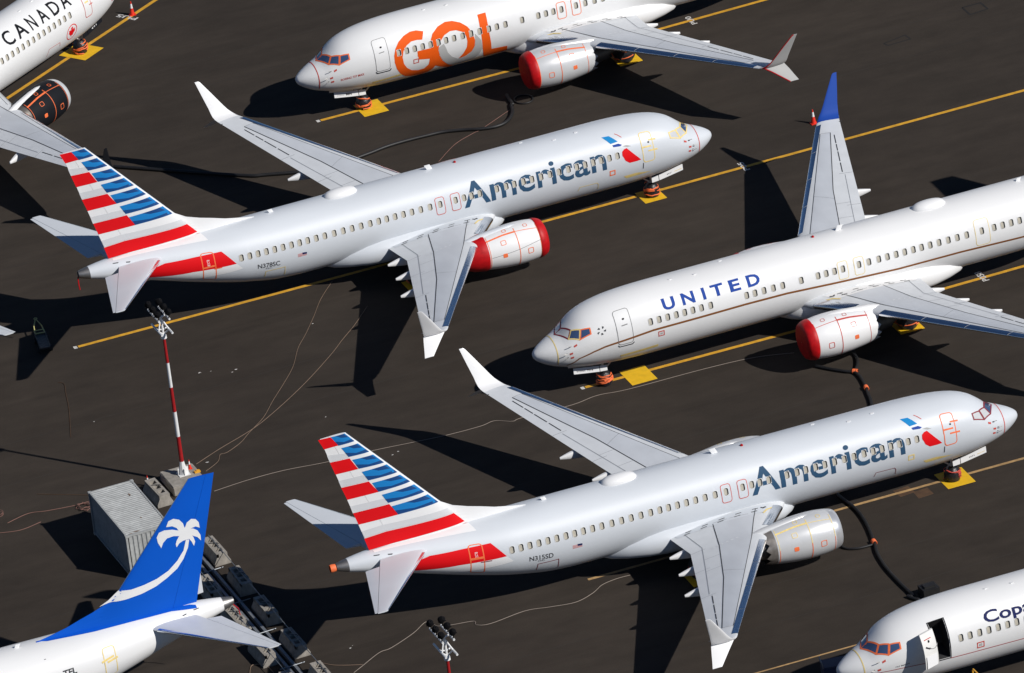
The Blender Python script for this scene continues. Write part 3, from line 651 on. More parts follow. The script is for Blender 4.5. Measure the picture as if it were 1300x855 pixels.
            # flap track fairings
            for (y, tip) in ((3.8, 21.62), (6.25, 22.05), (9.05, 22.8)):
                secs = []; L = 3.1
                for k in range(11):
                    u = k / 10; x = tip - L + L * u; hw = .215 * (sin(pi * min(1, u * 1.15) ** .7 * .5 + 0) if u < .5 else 1 - .8 * ((u - .5) / .5) ** 1.5)
                    hw = max(.025, hw); hh = hw * 1.5; zc = wz(y) - .24 - .10 * u; r = []
                    for q in range(12):
                        a = 2 * pi * q / 12; r.append(S.P(x + WS, g * (y + hw * (abs(cos(a)) ** .7) * (1 if cos(a) > 0 else -1)), zc + hh * (abs(sin(a)) ** .7) * (1 if sin(a) > 0 else -1)))
                    secs.append(r)
                loft(secs).build('flap_fairing', 'tail_white', W, 40)
        # wing-body fairing
        secs = []
        for x, hw, hh, zc in ((13.1, .4, .2, 1.45), (13.6, 1.1, .5, 1.6), (14.2, 1.65, .74, 1.75), (15.0, 1.98, .9, 1.86), (16, 2.14, .97, 1.92), (17.5, 2.22, 1.0, 1.95), (19.5, 2.22, 1.0, 1.95), (21, 2.16, .96, 1.95), (22, 1.98, .88, 1.92), (23, 1.6, .72, 1.85), (23.8, 1.1, .5, 1.72), (24.3, .5, .25, 1.6)):
            r = []
            for q in range(28):
                a = 2 * pi * q / 28; r.append(S.P(x + WS, hw * (abs(cos(a)) ** .8) * (1 if cos(a) > 0 else -1), zc + hh * (abs(sin(a)) ** .8) * (1 if sin(a) > 0 else -1)))
            secs.append(r)
        loft(secs).build('wing_body_fairing', S.paint, S.root, 40)
    def engines(S, cowl='white_paint', lip='polished_metal', front=None, rear=None, tape='tape_orange', tape2=None, dot='tape_orange', sides=None, fan='maroon_paint', seam=None, chev=None):
        for g in (sides or (1, -1)):
            cy, cz = g * 4.9, 1.82; x0 = 12.62 + S.ws; N = 48
            def C(x, r, a): return S.P(x0 + x, cy + r * sin(a), cz + r * cos(a) * (1 if cos(a) > 0 else .95))
            out = [(0.42, 1.135), (.6, 1.17), (1.0, 1.22), (1.5, 1.245), (2.0, 1.24), (2.6, 1.20), (3.2, 1.125), (3.72, 1.04)]
            def rad(x): return interp(x, out)
            def lathe(prof, name, m, parent, saw=None, sm=40):
                vs = []; fs = []
                for i, (x, r) in enumerate(prof):
                    for k in range(N):
                        dx = 0
                        if saw and i == len(prof) - 1: dx = -saw * abs(((k % 4) - 2) / 2.)
                        vs.append(C(x + dx, r, 2 * pi * k / N))
                for i in range(len(prof) - 1):
                    for k in range(N): fs.append((i * N + k, i * N + (k + 1) % N, (i + 1) * N + (k + 1) % N, (i + 1) * N + k))
                return MB().add(vs, fs).build(name, m, parent, sm)
            E = lathe(out, 'engine', cowl, S.root)
            lathe([(3.70, 1.035), (3.9, 1.0), (4.32, .92)], 'exhaust_chevrons', chev or cowl if rear is None and cowl != 'black_paint' and lip != 'polished_metal' else 'hot_metal', E, .24, 60)
            lathe([(.44, 1.14), (.25, 1.10), (.1, 1.045), (.02, .99), (0, .95), (.04, .905), (.15, .87), (.5, .83), (1.0, .86), (1.15, .88)], 'inlet_lip', lip, E)
            lathe([(.42, .84), (.4, .5), (.38, .02)] if fan == 'maroon_paint' else [(1.12, .88), (1.1, .3), (.75, .02)], 'inlet_plug' if fan == 'maroon_paint' else 'fan', 'cover_red' if fan == 'maroon_paint' else 'dull_metal', E)
            lathe([(3.5, .80), (4.3, .66), (4.9, .52), (5.2, .46), (5.0, .40)], 'core_nozzle', 'hot_metal', E)
            lathe([(4.8, .38), (5.3, .30), (5.75, .12), (5.95, .02)], 'exhaust_plug', 'hot_metal', E)
            if front:
                lathe([(.50, 1.172), (.46, 1.19), (.3, 1.165), (.12, 1.10), (.0, 1.02), (-.05, .93), (-.07, .7), (-.09, .35), (-.10, .02)], 'inlet_cover', front, E)
            if rear:
                lathe([(3.62, 1.09), (3.75, 1.10), (4.0, 1.05), (4.4, .98), (4.8, .80), (5.25, .66), (5.6, .45), (5.8, .02)], 'exhaust_cover', rear, E)
            # pylon
            secs = []
            for x, zt, zb, hw in ((14.05, 3.05, 2.6, .05), (14.5, 3.12, 2.4, .2), (15.2, 3.1, 2.2, .25), (16.0, 3.02, 2.0, .26), (16.7, 2.95, 1.9, .25), (17.6, 2.75, 2.0, .22), (19.0, 2.6, 2.2, .12)):
                secs.append([S.P(x + S.ws, cy + hw * q[0], zb + (zt - zb) * q[1]) for q in ((-1, 0), (1, 0), (1, .6), (.8, .9), (.35, 1), (-.35, 1), (-.8, .9), (-1, .6))])
            loft(secs).build('pylon', S.paint if cowl != 'nacelle_silver' else 'nacelle_silver', E, 50)
            # tape lines on the near side
            def es(off):
                def f(x, a):
                    r = rad(x) + off; A = radians(a); p = C(x, r, A); n = Vector((0, sin(A), cos(A))); return p, n
                return f
            def eband(pts, wd, m, closed=False):
                k = 1.2 * pi / 180
                Q = offset_ring([(p[0], p[1] * k) for p in pts], wd, closed)
                decal('cowl_tape', [[(q[0], q[1] / k) for q in z] for z in Q], es(.008), m, E, (.3, 6))
            s = g
            if tape:
                A2 = [s * a for a in range(18, 150, 8)]; lo = tape2 or tape
                def ring(x, wd):
                    cut = [a for a in A2]; h = len(cut) // 2
                    eband([(x, a) for a in cut[:h + 1]], wd, tape); eband([(x, a) for a in cut[h:]], wd, lo)
                ring(.52, .035); ring(1.85, .045)
                if rear: ring(3.55, .03)
                else: ring(3.62, .03)
                eband([(.55, s * 34), (1.2, s * 32), (1.85, s * 30)], .035, tape); eband([(1.85, s * 30), (2.6, s * 30), (3.66, s * 34)], .10, tape)
                for x in (1.0, 2.3): 
                    k = 1.2 * pi / 180; eband([(p[0], p[1] / k * s) for p in rrect(x, x + .22, 12 * k, 22 * k, .06, 2)], .03, tape, True)
                k = 1.2 * pi / 180
                eband([(p[0], p[1] / k * s) for p in rrect(2.55, 2.83, 46 * k, 58 * k, .05, 2)], .032, tape, True)
                eband([(p[0], p[1] / k * s) for p in rrect(1.05, 1.35, 84 * k, 99 * k, .05, 2)], .038, lo, True)
                decal('cowl_tape', [[(p[0], p[1] / k * s) for p in rrect(2.6, 2.86, 82 * k, 94 * k, .05, 2)]], es(.008), dot, E, (.3, 6))
            if seam:
                eband([(.52, s * 70), (1.85, s * 80), (3.5, s * 88)], .018, 'seam_dark')
    def gear(S, wrap='tape_orange', nose_bag=False, door='tail_white'):
        X = 4.0
        r = S.root
        g = MB(); g.tube([S.P(X, 0, .34), S.P(X - .05, 0, 1.7)], .07, 10).tube([S.P(X, -.24, .34), S.P(X, .24, .34)], .05, 8).tube([S.P(X - .05, 0, .8), S.P(X + .9, 0, 1.6)], .04, 8).box(S.P(X + .12, -.1, .62), S.P(X - .1, .1, .95))
        gr = g.build('nose_gear', 'strut_white', r, 40)
        for sy in (-1, 1):
            w_ = MB().lathe([(-.1, .13), (-.11, .2), (-.105, .3), (-.07, .345), (.07, .345), (.105, .3), (.11, .2), (.1, .13)], 20, 'Y', S.P(X, sy * .22, .345)).build('wheel', 'rubber', gr, 50)
        # storage bag round the wheels with tape turns
        bag = MB(); secs = []
        for z, hx, hy in ((.03, .37, .40), (.2, .44, .44), (.45, .44, .43), (.68, .34, .36), (.86, .16, .18)):
            secs.append([S.P(X + hx * cos(2 * pi * k / 14) * (1 + .07 * sin(5 * k + z * 9)), hy * sin(2 * pi * k / 14) * (1 + .06 * cos(3 * k + 7 * z)), z + .02 * sin(4 * k)) for k in range(14)])
        loft(secs).build('wheel_wrap', 'bag_black', gr, 60)
        for k in range(5 if nose_bag else 9):
            z = random.uniform(.15, .7); rr = interp(z, [(.03, .42), (.2, .465), (.45, .46), (.68, .37), (.86, .2)]); ti = random.uniform(-.16, .16); a0 = random.uniform(0, 16); ln = random.randint(5, 13)
            MB().tube([S.P(X + (rr + .005) * cos((a0 + a) * pi / 8), (rr - .005) * sin((a0 + a) * pi / 8), max(.06, z + ti * cos(a * .35) + .02 * sin(a * 2.1))) for a in range(ln)], [random.uniform(.018, .045) for _ in range(ln)], 6).build('wrap_tape', wrap, gr, 60)
        for sy in (-1, 1):
            # open nose gear doors hanging from the belly
            q = [(2.12, 1.66, 1.31), (3.0, 1.5, 1.16), (3.62, 1.40, 1.06), (3.66, 1.395, 1.055), (4.08, 1.33, 1.02)]
            secs = []
            for a, b in ((0, 2), (3, 4)):
                m = MB(); secs = [[S.P(x, sy * (.40 + .03 * k), z) for k, z in ((0, zt), (1, zt), (2.0, zb), (1.0, zb))] for x, zt, zb in q[a:b + 1]]
                loft(secs).build('nose_gear_door', door, r, 30)
        # main gear
        for sy in (-1, 1):
            Y = sy * 2.86; XM = 19.6 + S.ws
            g = MB(); g.tube([S.P(XM, Y, .55), S.P(XM - .1, Y - sy * .1, 2.3)], .12, 12).tube([S.P(XM, Y - .5, .55), S.P(XM, Y + .5, .55)], .09, 10).tube([S.P(XM, Y, 1.1), S.P(XM - .1, Y - sy * 1.3, 1.7)], .06, 8)
            gr = g.build('main_gear', 'strut_white', r, 40)
            for d in (-.43, .43):
                MB().lathe([(-.16, .2), (-.18, .32), (-.17, .47), (-.12, .555), (.12, .555), (.17, .47), (.18, .32), (.16, .2)], 28, 'Y', S.P(XM, Y + d, .56)).build('wheel', 'rubber', gr, 50)
            secs = []
            for z, hx, hy in ((.03, .5, .68), (.3, .64, .7), (.6, .66, .7), (.95, .5, .6), (1.2, .2, .25)):
                secs.append([S.P(XM + hx * cos(2 * pi * k / 16) * (1 + .06 * sin(5 * k + z * 9)), Y + hy * sin(2 * pi * k / 16) * (1 + .05 * cos(3 * k + 7 * z)), z + .02 * sin(4 * k)) for k in range(16)])
            loft(secs).build('wheel_wrap', 'bag_black', gr, 60)
            for z, ti in [(random.uniform(.3, 1.05), random.uniform(-.16, .16)) for _ in range(6)]:
                a0, ln = random.uniform(0, 16), random.randint(5, 12)
                rx, ry = interp(z, [(.03, .5), (.3, .64), (.6, .66), (.95, .5), (1.2, .2)]) + .03, interp(z, [(.03, .68), (.3, .7), (.6, .7), (.95, .6), (1.2, .25)]) + .03
                MB().tube([S.P(XM + rx * cos((a0 + a) * pi / 8), Y + ry * sin((a0 + a) * pi / 8), z + ti * cos(a * .4)) for a in range(ln)], [random.uniform(.02, .05) for _ in range(ln)], 6).build('wrap_tape', wrap, gr, 60)
    def antennas(S, sat=True):
        W = S.ws; p = S.pt
        def blade(x, h=.32, L=.34):
            z = S.sec(x)[0]; loft([[S.P(x + L * a + h * .5 * t, .025 * b * (1 - .4 * t), z - .03 + h * t) for a, b in ((0, 0), (.3, 1), (1, 0), (.3, -1))] for t in (0, .5, 1)]).build('antenna', 'tail_white', S.fus, 30)
        blade(17.0 + W); blade(26.7 + p, .22, .26)
        MB().lathe([(0, .09), (.05, .085), (.09, .05), (.1, .005)], 12, 'Z', S.P(15.65 + W, 0, S.sec(15)[0] - .01)).build('beacon', 'maroon_paint', S.fus)
        if sat:
            secs = []; xc = 22.65 + W
            for k in range(13):
                u = -1 + k / 6; e = sqrt(max(0, 1 - abs(u) ** 2.4)); secs.append([S.P(xc + 1.05 * u, (.48 * e + .02) * sin(a), 5.30 + (.40 * e + .012) * cos(a)) for a in [radians(q) for q in range(-100, 101, 20)]])
            loft(secs).build('satcom_radome', 'tail_white', S.fus, 60)
        g = S.s
        for (x, th) in ((9.6, 14), (11.4, -6), (8.2, 10)): loft([[S.P(x + .22 * a, S.fpt(x, th * g).y + .06 * b, S.fpt(x, th * g).z + h) for a, b in ((0, 0), (.3, 1), (1, .6), (1, -.6), (.3, -1))] for h in (-.02, .03)]).build('antenna', 'tail_white', S.fus, 30)
        # probes by the nose
        for (x, th) in ((1.62, 88), (1.66, 100), (1.9, 70)):
            a, n = S.fs(.0)(x, th * g); b = a + n * .12; MB().tube([a, b, b + Vector((.16, 0, .01))], .018, 6).build('probe', 'dull_metal', S.fus)
            S.patch('probe_tag', [[(x + .12, (th + 2) * g), (x + .3, (th + 1) * g), (x + .3, (th + 6) * g), (x + .14, (th + 7) * g)]], 'tape_red', .008)
MESHCACHE = {}
# ------------------------------------------------------------------ ground
def sheet(name, pts, z, m, kind='structure', label=None, parent=None):
    me = bpy.data.meshes.new(name); me.from_pydata([(p[0], p[1], z) for p in pts], [], [tuple(range(len(pts)))]); me.update()
    o = link(name, me, parent, m)
    if kind and not parent: o['kind'] = kind
    if label: o['label'] = label
    return o
sheet('ground', [(-1500, -1500), (1500, -1500), (1500, 1500), (-1500, 1500)], 0, 'asphalt')
def strip(name, P, wd, z, m, label=None):
    quads = offset_ring(P, wd, False); bm = bmesh.new()
    for q in quads: bm.faces.new([bm.verts.new((v[0], v[1], z)) for v in q])
    bmesh.ops.remove_doubles(bm, verts=bm.verts, dist=1e-4); me = bpy.data.meshes.new(name); bm.to_mesh(me); bm.free()
    o = link(name, me, None, m); o['kind'] = 'structure'
    if label: o['label'] = label
    return o
LW = .27
strip('taxi_line', [(-34.95, .80), (-18.3, .58), (0, .42), (30, .36), (60, .3)], LW, .004, 'line_yellow')
strip('taxi_line', [(-12.56, 21.05), (0, 20.9), (16, 21.2), (60, 21.4)], LW, .004, 'line_yellow')
strip('taxi_line', [(-12.58, -20.42), (0, -20.72), (14, -20.66), (60, -20.9)], LW, .004, 'line_yellow')
strip('taxi_line', [(-21.0, -41.30), (-7.06, -41.53), (4.2, -41.75), (60, -42.6)], LW * .8, .004, 'line_faded')
strip('taxi_line', [(-18.5, -55.6), (-12.8, -55.73), (0, -56)], .12, .004, 'line_faded')
strip('taxi_line', [(-46, 23.1), (-27.54, 35.24), (-14.91, 43.6), (0, 53.5)], LW, .004, 'line_yellow')
for (x, y) in ((-35.08, .80), (-12.68, 21.05), (-12.70, -20.42)): sheet('line_end_mark', [(x - .14, y - .16), (x + .06, y - .17), (x + .07, y + .15), (x - .14, y + .16)], .005, 'mark_white')
def ground_text(s, x, y, rz, w_, h):
    vs, fs = text2d(s, .02); lo = min(v[0] for v in vs); hi = max(v[0] for v in vs); b0 = min(v[1] for v in vs); b1 = max(v[1] for v in vs)
    me = bpy.data.meshes.new('painted_stand_code'); me.from_pydata([((v[0] - lo) / (hi - lo) * w_ - w_ / 2, (v[1] - b0) / (b1 - b0) * h - h / 2, 0) for v in vs], [], fs)
    o = link('painted_stand_code', me, None, 'mark_white'); o.location = (x, y, .009); o.rotation_euler = (0, 0, rz); o['kind'] = 'structure'
ground_text('P058', 11.45, -20.5, radians(90), 1.3, .40); ground_text('PU0', 11.37, 21.1, radians(90), 1.25, .36)
ground_text('P05', 5.95, .5, radians(90), 1.2, .36); ground_text('PU5', -17.3, 42.2, radians(124), 1.5, .40)
# asphalt patches cut into the apron, drain covers, stains
def ring(name, P, wd, m, z): 
    o = strip(name, P + [P[0]], wd, z, m); return o
ring('patch_joint', [(25.64, 13.11), (26.84, 13.1), (26.83, 12.05), (25.61, 11.9)], .12, 'tar_black', .004)
ring('patch_joint', [(19.63, 11.2), (21.18, 11.55), (21.23, 10.85), (19.74, 10.8)], .11, 'tar_black', .004)
for y in (-66, -51.2, -47.3, -33.4, -29.1, -13.2, -8.4, 8.6, 12.9, 29.8, 33.5):
    P = [(x, y + random.uniform(-.05, .05)) for x in range(-70, 71, 5)]; strip('paving_joint', P, .045, .002, 'joint_dark')
# soft stains: thin sheets whose edges are ragged
def blot(name, cx, cy, rx, ry, m, z, rag=.3, n=26):
    P = []
    for k in range(n):
        a = 2 * pi * k / n; f = 1 + random.uniform(-rag, rag); P.append((cx + rx * f * cos(a), cy + ry * f * sin(a)))
    return sheet(name, P, z, m)
sheet('rust_stain', [(-3.3, -41.2), (-2.4, -41.15), (-2.35, -42.0), (-3.25, -42.1)], .003, 'stain_rust'); sheet('rust_stain', [(-2.45, -41.95), (-1.6, -41.9), (-1.6, -42.75), (-2.5, -42.8)], .0025, 'stain_rust')
for (x, y, r) in ((-30.2, -6.3, .09), (-29.6, -6.5, .04), (-28.6, -7.3, .05), (-28.3, -7.1, .07), (-33.6, -16.9, .08), (-37.3, -8.6, .05), (-24.6, -21.9, .07), (-24.2, -21.7, .05), (-22.6, -4.2, .05), (-26.1, -15.5, .05), (-15, -30.3, .05), (-34.5, -41.3, .07), (-34.3, -41.1, .04)): blot('paint_fleck', x, y, r, r * .8, 'mark_white', .005, .5, 9)
# ------------------------------------------------------------------ airliners
POSE = {'A1': (0, 0, 0), 'A2': (-.068, -41.839, -1.159), 'G': (-9.734, 21.214, 180.068), 'U': (-11.487, -20.647, 179.465), 'AC': (-21.43, 39.0, 34.45), 'B': (-75.058, -40.486, 178.335), 'C': (-11.8, -62.75, 179.1), 'D': (-75.2, .93, 180)}
AW = [29.47, 28.97, 28.48, 27.98, 27.48, 26.98, 26.47, 25.98, 25.49, 24.97, 24.45, 23.88, 23.33, 22.79, 22.24, 21.69, 21.17, 20.68, 20.17, 19.66, 19.14, 18.6, 18.03, 17.42, 16.48, 15.95, 15.49, 14.98, 13.94, 13.36, 12.86, 12.3, 11.77, 11.21, 10.66, 10.1, 9.52, 9.0, 8.48, 7.98, 7.49, 6.98, 6.48]
MATRED, MATW = 'red_paint', 'tail_white'
def flag_tail(S):
    S.fin_tail('tail_white')
    b = D['blue']; f = S.fsurf(.006)
    for k in range(7):
        q = [(min(max(p_[0], lin(min(p_[1], 12.2), FLE) + .10), 99), min(p_[1], 12.26)) for p_ in b[4 * k:4 * k + 4]]
        decal('tail_stripe', [q], f, 'sky_blue_paint', S.fin, (.25, .3))
        # each blue bar is darker along its lower and upper edge, as painted
        def mixp(a, c_, t): return (a[0] + (c_[0] - a[0]) * t, a[1] + (c_[1] - a[1]) * t)
        A, B, C_, E = q
        decal('tail_stripe_shade', [[mixp(E, A, .02), mixp(C_, B, .02), mixp(C_, B, .30), mixp(mixp(E, A, .22), mixp(C_, B, .22), .45), mixp(E, A, .48)]], S.fsurf(.009), 'navy_mid', S.fin, (.25, .3))
        decal('tail_stripe_shade', [[mixp(B, A, .10), mixp(B, A, .62), mixp(mixp(A, E, .30), mixp(B, C_, .30), .55), mixp(mixp(A, E, .45), mixp(B, C_, .45), .95)]], S.fsurf(.009), 'navy_mid', S.fin, (.25, .3))
    r = D['red']
    for k in range(4): decal('tail_stripe', [[(p_[0], min(p_[1], 12.26)) for p_ in r[4 * k:4 * k + 4]]], f, 'red_paint', S.fin, (.25, .3))
    r5 = [(36.86, 5.98), (35.66, 6.115), (31.9, 6.10), (31.35, 5.47), (33, 5.43), (35.33, 5.36), (36.68, 5.25)]
    decal('tail_stripe', [r5], S.fsurf(.026), 'red_paint', S.fin, (.2, .15))
    S.patch('tail_stripe', [[(31.85, -.2), (31.2, -7), (33, -5), (33, -.2)]], 'red_paint', .007)
    s_ = D['sil']
    for k in range(3): decal('tail_stripe', [s_[4 * k:4 * k + 4]], f, 'tail_silver', S.fin, (.25, .3))
    decal('tail_stripe', [D['sil4']], f, 'tail_silver', S.fin, (.2, .15))
    S.patch('body_stripe', [[(36.5, -10), (35.3, -7), (33, -7), (31.2, -7.9), (31.0, -32), (33, -29), (35.5, -25.6), (36.5, -26)]], 'tail_white')
    S.patch('body_stripe', [[(35.0, -86), (34.2, -77), (33.79, -70.0), (32.16, -64.2), (30.52, -61), (29.8, -89.9), (32.3, -99.7), (34.58, -120), (35.0, -122)]], 'red_paint')
    S.patch('body_stripe', [[(34.9, -123), (34.4, -121), (32.3, -100.3), (29.8, -90.4), (29.46, -101.6), (31.5, -119), (34.9, -148)]], 'tail_white')
mat('navy_mid', (0.006, 0.055, 0.20), **PAINT)
def american(key, label, reg, code, tape, covers, cap):
    S = Airliner(POSE[key], -1, label, 'silver_paint', wins=AW, wz_=3.95)
    flag_tail(S); S.stabs('silver_paint'); S.wings('tail_white'); S.antennas()
    S.engines('tail_white' if covers else 'nacelle_silver', 'lip_metal', 'cover_red' if covers else None, 'cover_red' if covers else None, 'tape_orange' if covers else 'tape_yellow', None if covers else 'tape_orange', seam=covers, chev=None if covers else 'chevron_metal')
    S.gear('tape_orange' if covers else 'tape_red', not covers)
    S.text('American', 16.0, 7.22, -95, -51.5, 'slate_blue_paint', .014, 'slate blue company name painted over the windows')
    S.text(reg, 28.6, 27.28, -107.5, -99, 'seam_dark', .012, ref='N'); S.text(code, 28.15, 27.75, -110.8, -108.6, 'seam_dark', 0, ref='N')
    S.patch('flight_emblem', [D['fsblue']], 'cyan_paint'); S.patch('flight_emblem', [D['fsdark']], 'royal_blue_paint'); S.patch('flight_emblem', [D['fsred']], 'red_paint'); S.patch('flight_emblem', [D['fsgrey']], 'grey_paint')
    for k in range(4): S.patch('flag_stripe', [[(26.2, -95.2 - 1.5 * k), (25.66, -95.6 - 1.4 * k), (25.66, -96.2 - 1.4 * k), (26.2, -95.9 - 1.5 * k)]], 'tape_red')
    S.patch('flag_canton', [[(25.92, -94.4), (25.65, -95.2), (25.66, -98), (25.92, -97.6)]], 'navy_paint', .010)
    frm = ('tape_maroon', 'tape_maroon', 'tape_maroon') if not covers else ('tape_yellow',) * 3
    S.cockpit(frm, ('cockpit_glass', 'cockpit_cover', 'cockpit_cover'), True)
    S.radome('tape_red')
    S.door(4.22, 4.93, 45.5, 100.5, tape, .05); S.door(31.0, 31.72, 59, 128, tape if not covers else 'tape_orange', .06)
    for x in (17.42, 16.48): S.door(x - .27, x + .27, 64, 94, 'tape_red', .035, 'exit_hatch', True, .13)
    if 'yellow' in tape: tt = 'tape_yellow'
    else: tt = 'tape_orange'
    for (a, b, c_) in ((4.95, 4.35, 73), (4.46, 3.99, 61.6), (4.58, 3.99, 81.3)): S.band('door_tape', [(a, -c_), (b, -c_)], .09, tt)
    S.patch('door_window', [[(p[0], p[1]) for p in rrect(4.42, 4.52, -66.5, -63.5, .04, 3)]] if 0 else [[(4.42, -66.4), (4.45, -67), (4.5, -67), (4.53, -66.4), (4.53, -64.6), (4.5, -64), (4.45, -64), (4.42, -64.6)]], 'black_paint', .009)
    S.band('cargo_door_seam', [(9.03, -123), (8.93, -114.7), (7.85, -115.5), (7.77, -119.7), (7.75, -132)], .03, 'tape_yellow' if covers else 'tape_maroon')
    S.band('cargo_door_seam', [(28.17, -133.5), (28.13, -116.2), (26.99, -113), (26.97, -134)], .035, 'tape_yellow' if covers else 'tape_maroon')
    S.band('panel_tape', [(6.75, -100), (7.05, -100), (7.05, -107.5), (6.75, -107.5)], .06, 'tape_orange' if covers else 'tape_yellow', True)
    S.band('drain_mark', [(4.96, -101), (4.98, -112)], .05, 'seam_dark')
    S.patch('belly_patch', [[(4.4, -124), (5.4, -117), (6.2, -117), (6.0, -124)]], 'tape_yellow', .005)  # flat yellow patch low on the belly, aft of the nose gear
    S.band('static_tape', [(6.28, -36), (6.12, -40), (5.95, -46)], .04, 'tape_red')
    S.text('IGS', 31.45, 31.3, -88, -74, 'tail_white', .0, ref='I')
    if cap: MB().lathe([(0, .20), (.12, .22), (.3, .2), (.32, .02)], 18, 'X', (4 - 38.9, 0, 4.77)).build('tail_cone_cap', 'tape_orange', S.root)
    if cap: S.band('door_tape', [(31.72, -88), (31.0, -86)], .14, 'tape_orange', False, .012); S.band('door_tape', [(31.2, -97), (30.6, -95)], .06, 'tape_maroon', False, .012)
    else: S.band('door_tape', [(31.72, -92), (31.05, -88)], .12, 'tape_orange', False, .012); S.band('door_tape', [(31.1, -96), (30.65, -94)], .06, 'tape_orange', False, .012); MB().tube([S.P(38.6, 0, 4.62), S.P(38.62, -.03, 4.2), S.P(38.6, -.05, 3.85)], .035, 6).build('remove_tag', 'cover_red', S.root)
    # registration on the nose gear door
    def nd(off):
        def f(x, v):
            z0 = 1.31 - (x - 2.12) * .167; return S.P(x, -.447 - off, z0 + v), Vector((0, -1, 0))
        return f
    text_decal('lettering', code, 3.15, 2.8, .06, .18, nd(.004), 'seam_dark', S.root, .01, (9, 9)); text_decal('lettering', 'remove', 2.65, 2.2, .06, .15, nd(.004), 'tape_yellow', S.root, .02, (9, 9), ref='r')
    return S
american('A1', 'silver airliner with striped flag tail and bright red covers on its engine', 'N378SC', '3SC', 'tape_yellow', True, False)
american('A2', 'silver airliner with striped flag tail, orange tail cone cap and uncovered engine', 'N315SD', '3SD', 'tape_orange', False, True)
# --- white airliner, blue lettering and brown cheat line
UWN = [6.42, 6.93, 7.44, 7.95, 8.45, 8.94, 9.45, 10.0, 12.15, 12.65, 13.19, 13.75, 14.31, 15.42, 16.43, 16.92, 17.42, 17.92, 18.89, 19.49, 20.09, 20.61, 21.14, 21.66, 22.18, 22.68, 23.2, 23.74, 24.3, 24.85, 25.42, 26.33, 27.09, 27.61, 28.13, 28.64, 29.15, 29.65, 30.2]
S = Airliner(POSE['U'], 1, 'white airliner with blue letters, thin brown side stripe and blue winglet', 'white_paint', (1.38, 2.64), UWN, 3.92)
S.fin_tail('royal_blue_paint'); S.stabs(); S.wings('royal_blue_paint'); S.antennas(); S.gear('tape_orange')
S.engines('tail_white', 'tail_white', 'cover_red', None, 'tape_red', 'tape_red')
for ch, a, b in (('U', 7.30, 8.03), ('N', 8.45, 9.2), ('I', 9.67, 9.85), ('T', 10.2, 10.94), ('E', 11.29, 11.92), ('D', 12.34, 13.10)): S.text(ch, a, b, 65.2, 44.6, 'royal_blue_paint', .032, ref='I')
S.band('cheat_line', [(1.636, 134), (2.26, 110.5), (3.05, 102.5), (3.68, 98.6), (4.44, 97.2), (5.3, 95.5), (6.5, 92.6), (9.4, 92.5), (12, 91.8), (14.5, 92.6), (17.4, 97.5), (21.2, 103), (25, 103.5), (29, 107.5), (32, 112)], .10, 'brown_paint')
S.cockpit(('tape_maroon', 'tape_yellow', 'tape_orange'), ('cockpit_cover', 'cockpit_glass', 'cockpit_glass')); S.radome('tape_yellow')
S.door(4.45, 5.32, 41.5, 103, 'tape_grey', .035); S.patch('door_window', [[(4.86, 58), (4.9, 57.4), (4.95, 57.4), (4.99, 58), (4.99, 60), (4.95, 60.6), (4.9, 60.6), (4.86, 60)]], 'black_paint', .009)
S.band('door_handle', [(4.75, 70), (5.1, 69.5)], .06, 'tape_grey'); S.band('door_sill', [(4.42, 103.5), (4.5, 106.5), (5.25, 106.5), (5.36, 103.5)], .05, 'black_paint')
for x in (17.92, 18.89): S.door(x - .29, x + .29, 64, 94.5, 'tape_yellow', .03, 'exit_hatch', True, .13)
S.door(25.93, 26.78, 56.5, 101, 'tape_yellow', .03, 'mid_exit')
for a in [2 * pi * k / 5 for k in range(5)]: S.patch('alliance_emblem', [[(3.62 + .26 * cos(a + d), 67 + 8 * sin(a + d)) for d in (0, .5)] + [(3.62 + .13 * cos(a + d), 67 + 4.2 * sin(a + d)) for d in (.6, .2)]], 'seam_dark', .008)
S.band('panel_tape', [(6.8, 98), (7.12, 98), (7.12, 105.5), (6.8, 105.5)], .05, 'tape_red', True); S.patch('panel_plug', [[(6.9, 100), (7.03, 100), (7.05, 103), (6.9, 103.4)]], 'grey_paint', .009)
S.patch('belly_patch', [[(4.6, 126), (6.8, 122), (6.8, 128), (4.6, 131)]], 'tape_yellow', .005)  # flat yellow patch along the lower belly
def nd(S, off):
    def f(x, v): return S.P(x, .447 + off, 1.31 - (x - 2.12) * .167 + v), Vector((0, 1, 0))
    return f
text_decal('lettering', 'BOEING', 2.3, 2.8, .09, .18, nd(S, .004), 'seam_dark', S.root, .01, (9, 9)); text_decal('lettering', '7014', 2.9, 3.25, .09, .22, nd(S, .004), 'seam_dark', S.root, .01, (9, 9), ref='7')
# --- white airliner with the huge orange name
GW = [5.99, 6.5, 7.0, 7.51, 8.01, 8.51, 9.0, 9.51, 10.06, 10.6, 11.15, 11.74, 12.25, 12.8, 13.87, 14.91, 15.4, 15.88, 16.39, 17.33, 17.94, 18.53] + [18.53 + .525 * k for k in range(1, 20)]
S = Airliner(POSE['G'], 1, 'white airliner with huge orange letters, nose pointing left, at the top', 'white_paint', wins=GW, wz_=3.75)
S.fin_tail('tail_white'); S.stabs(); S.wings('grey_paint', 'cover_red'); S.antennas(False); S.gear('tape_orange')
S.engines('nacelle_silver', 'tail_white', 'cover_red', None, 'tape_orange')
S.patch('letter', [D['G']], 'orange_paint'); S.patch('letter', [D['O']], 'orange_paint', .007); S.patch('letter', [D['L']], 'orange_paint'); S.patch('letter_ring', [D['swoosh']], 'grey_paint', .0085)
S.cockpit('tape_orange', ('cockpit_glass',) * 3); S.radome('tape_red')
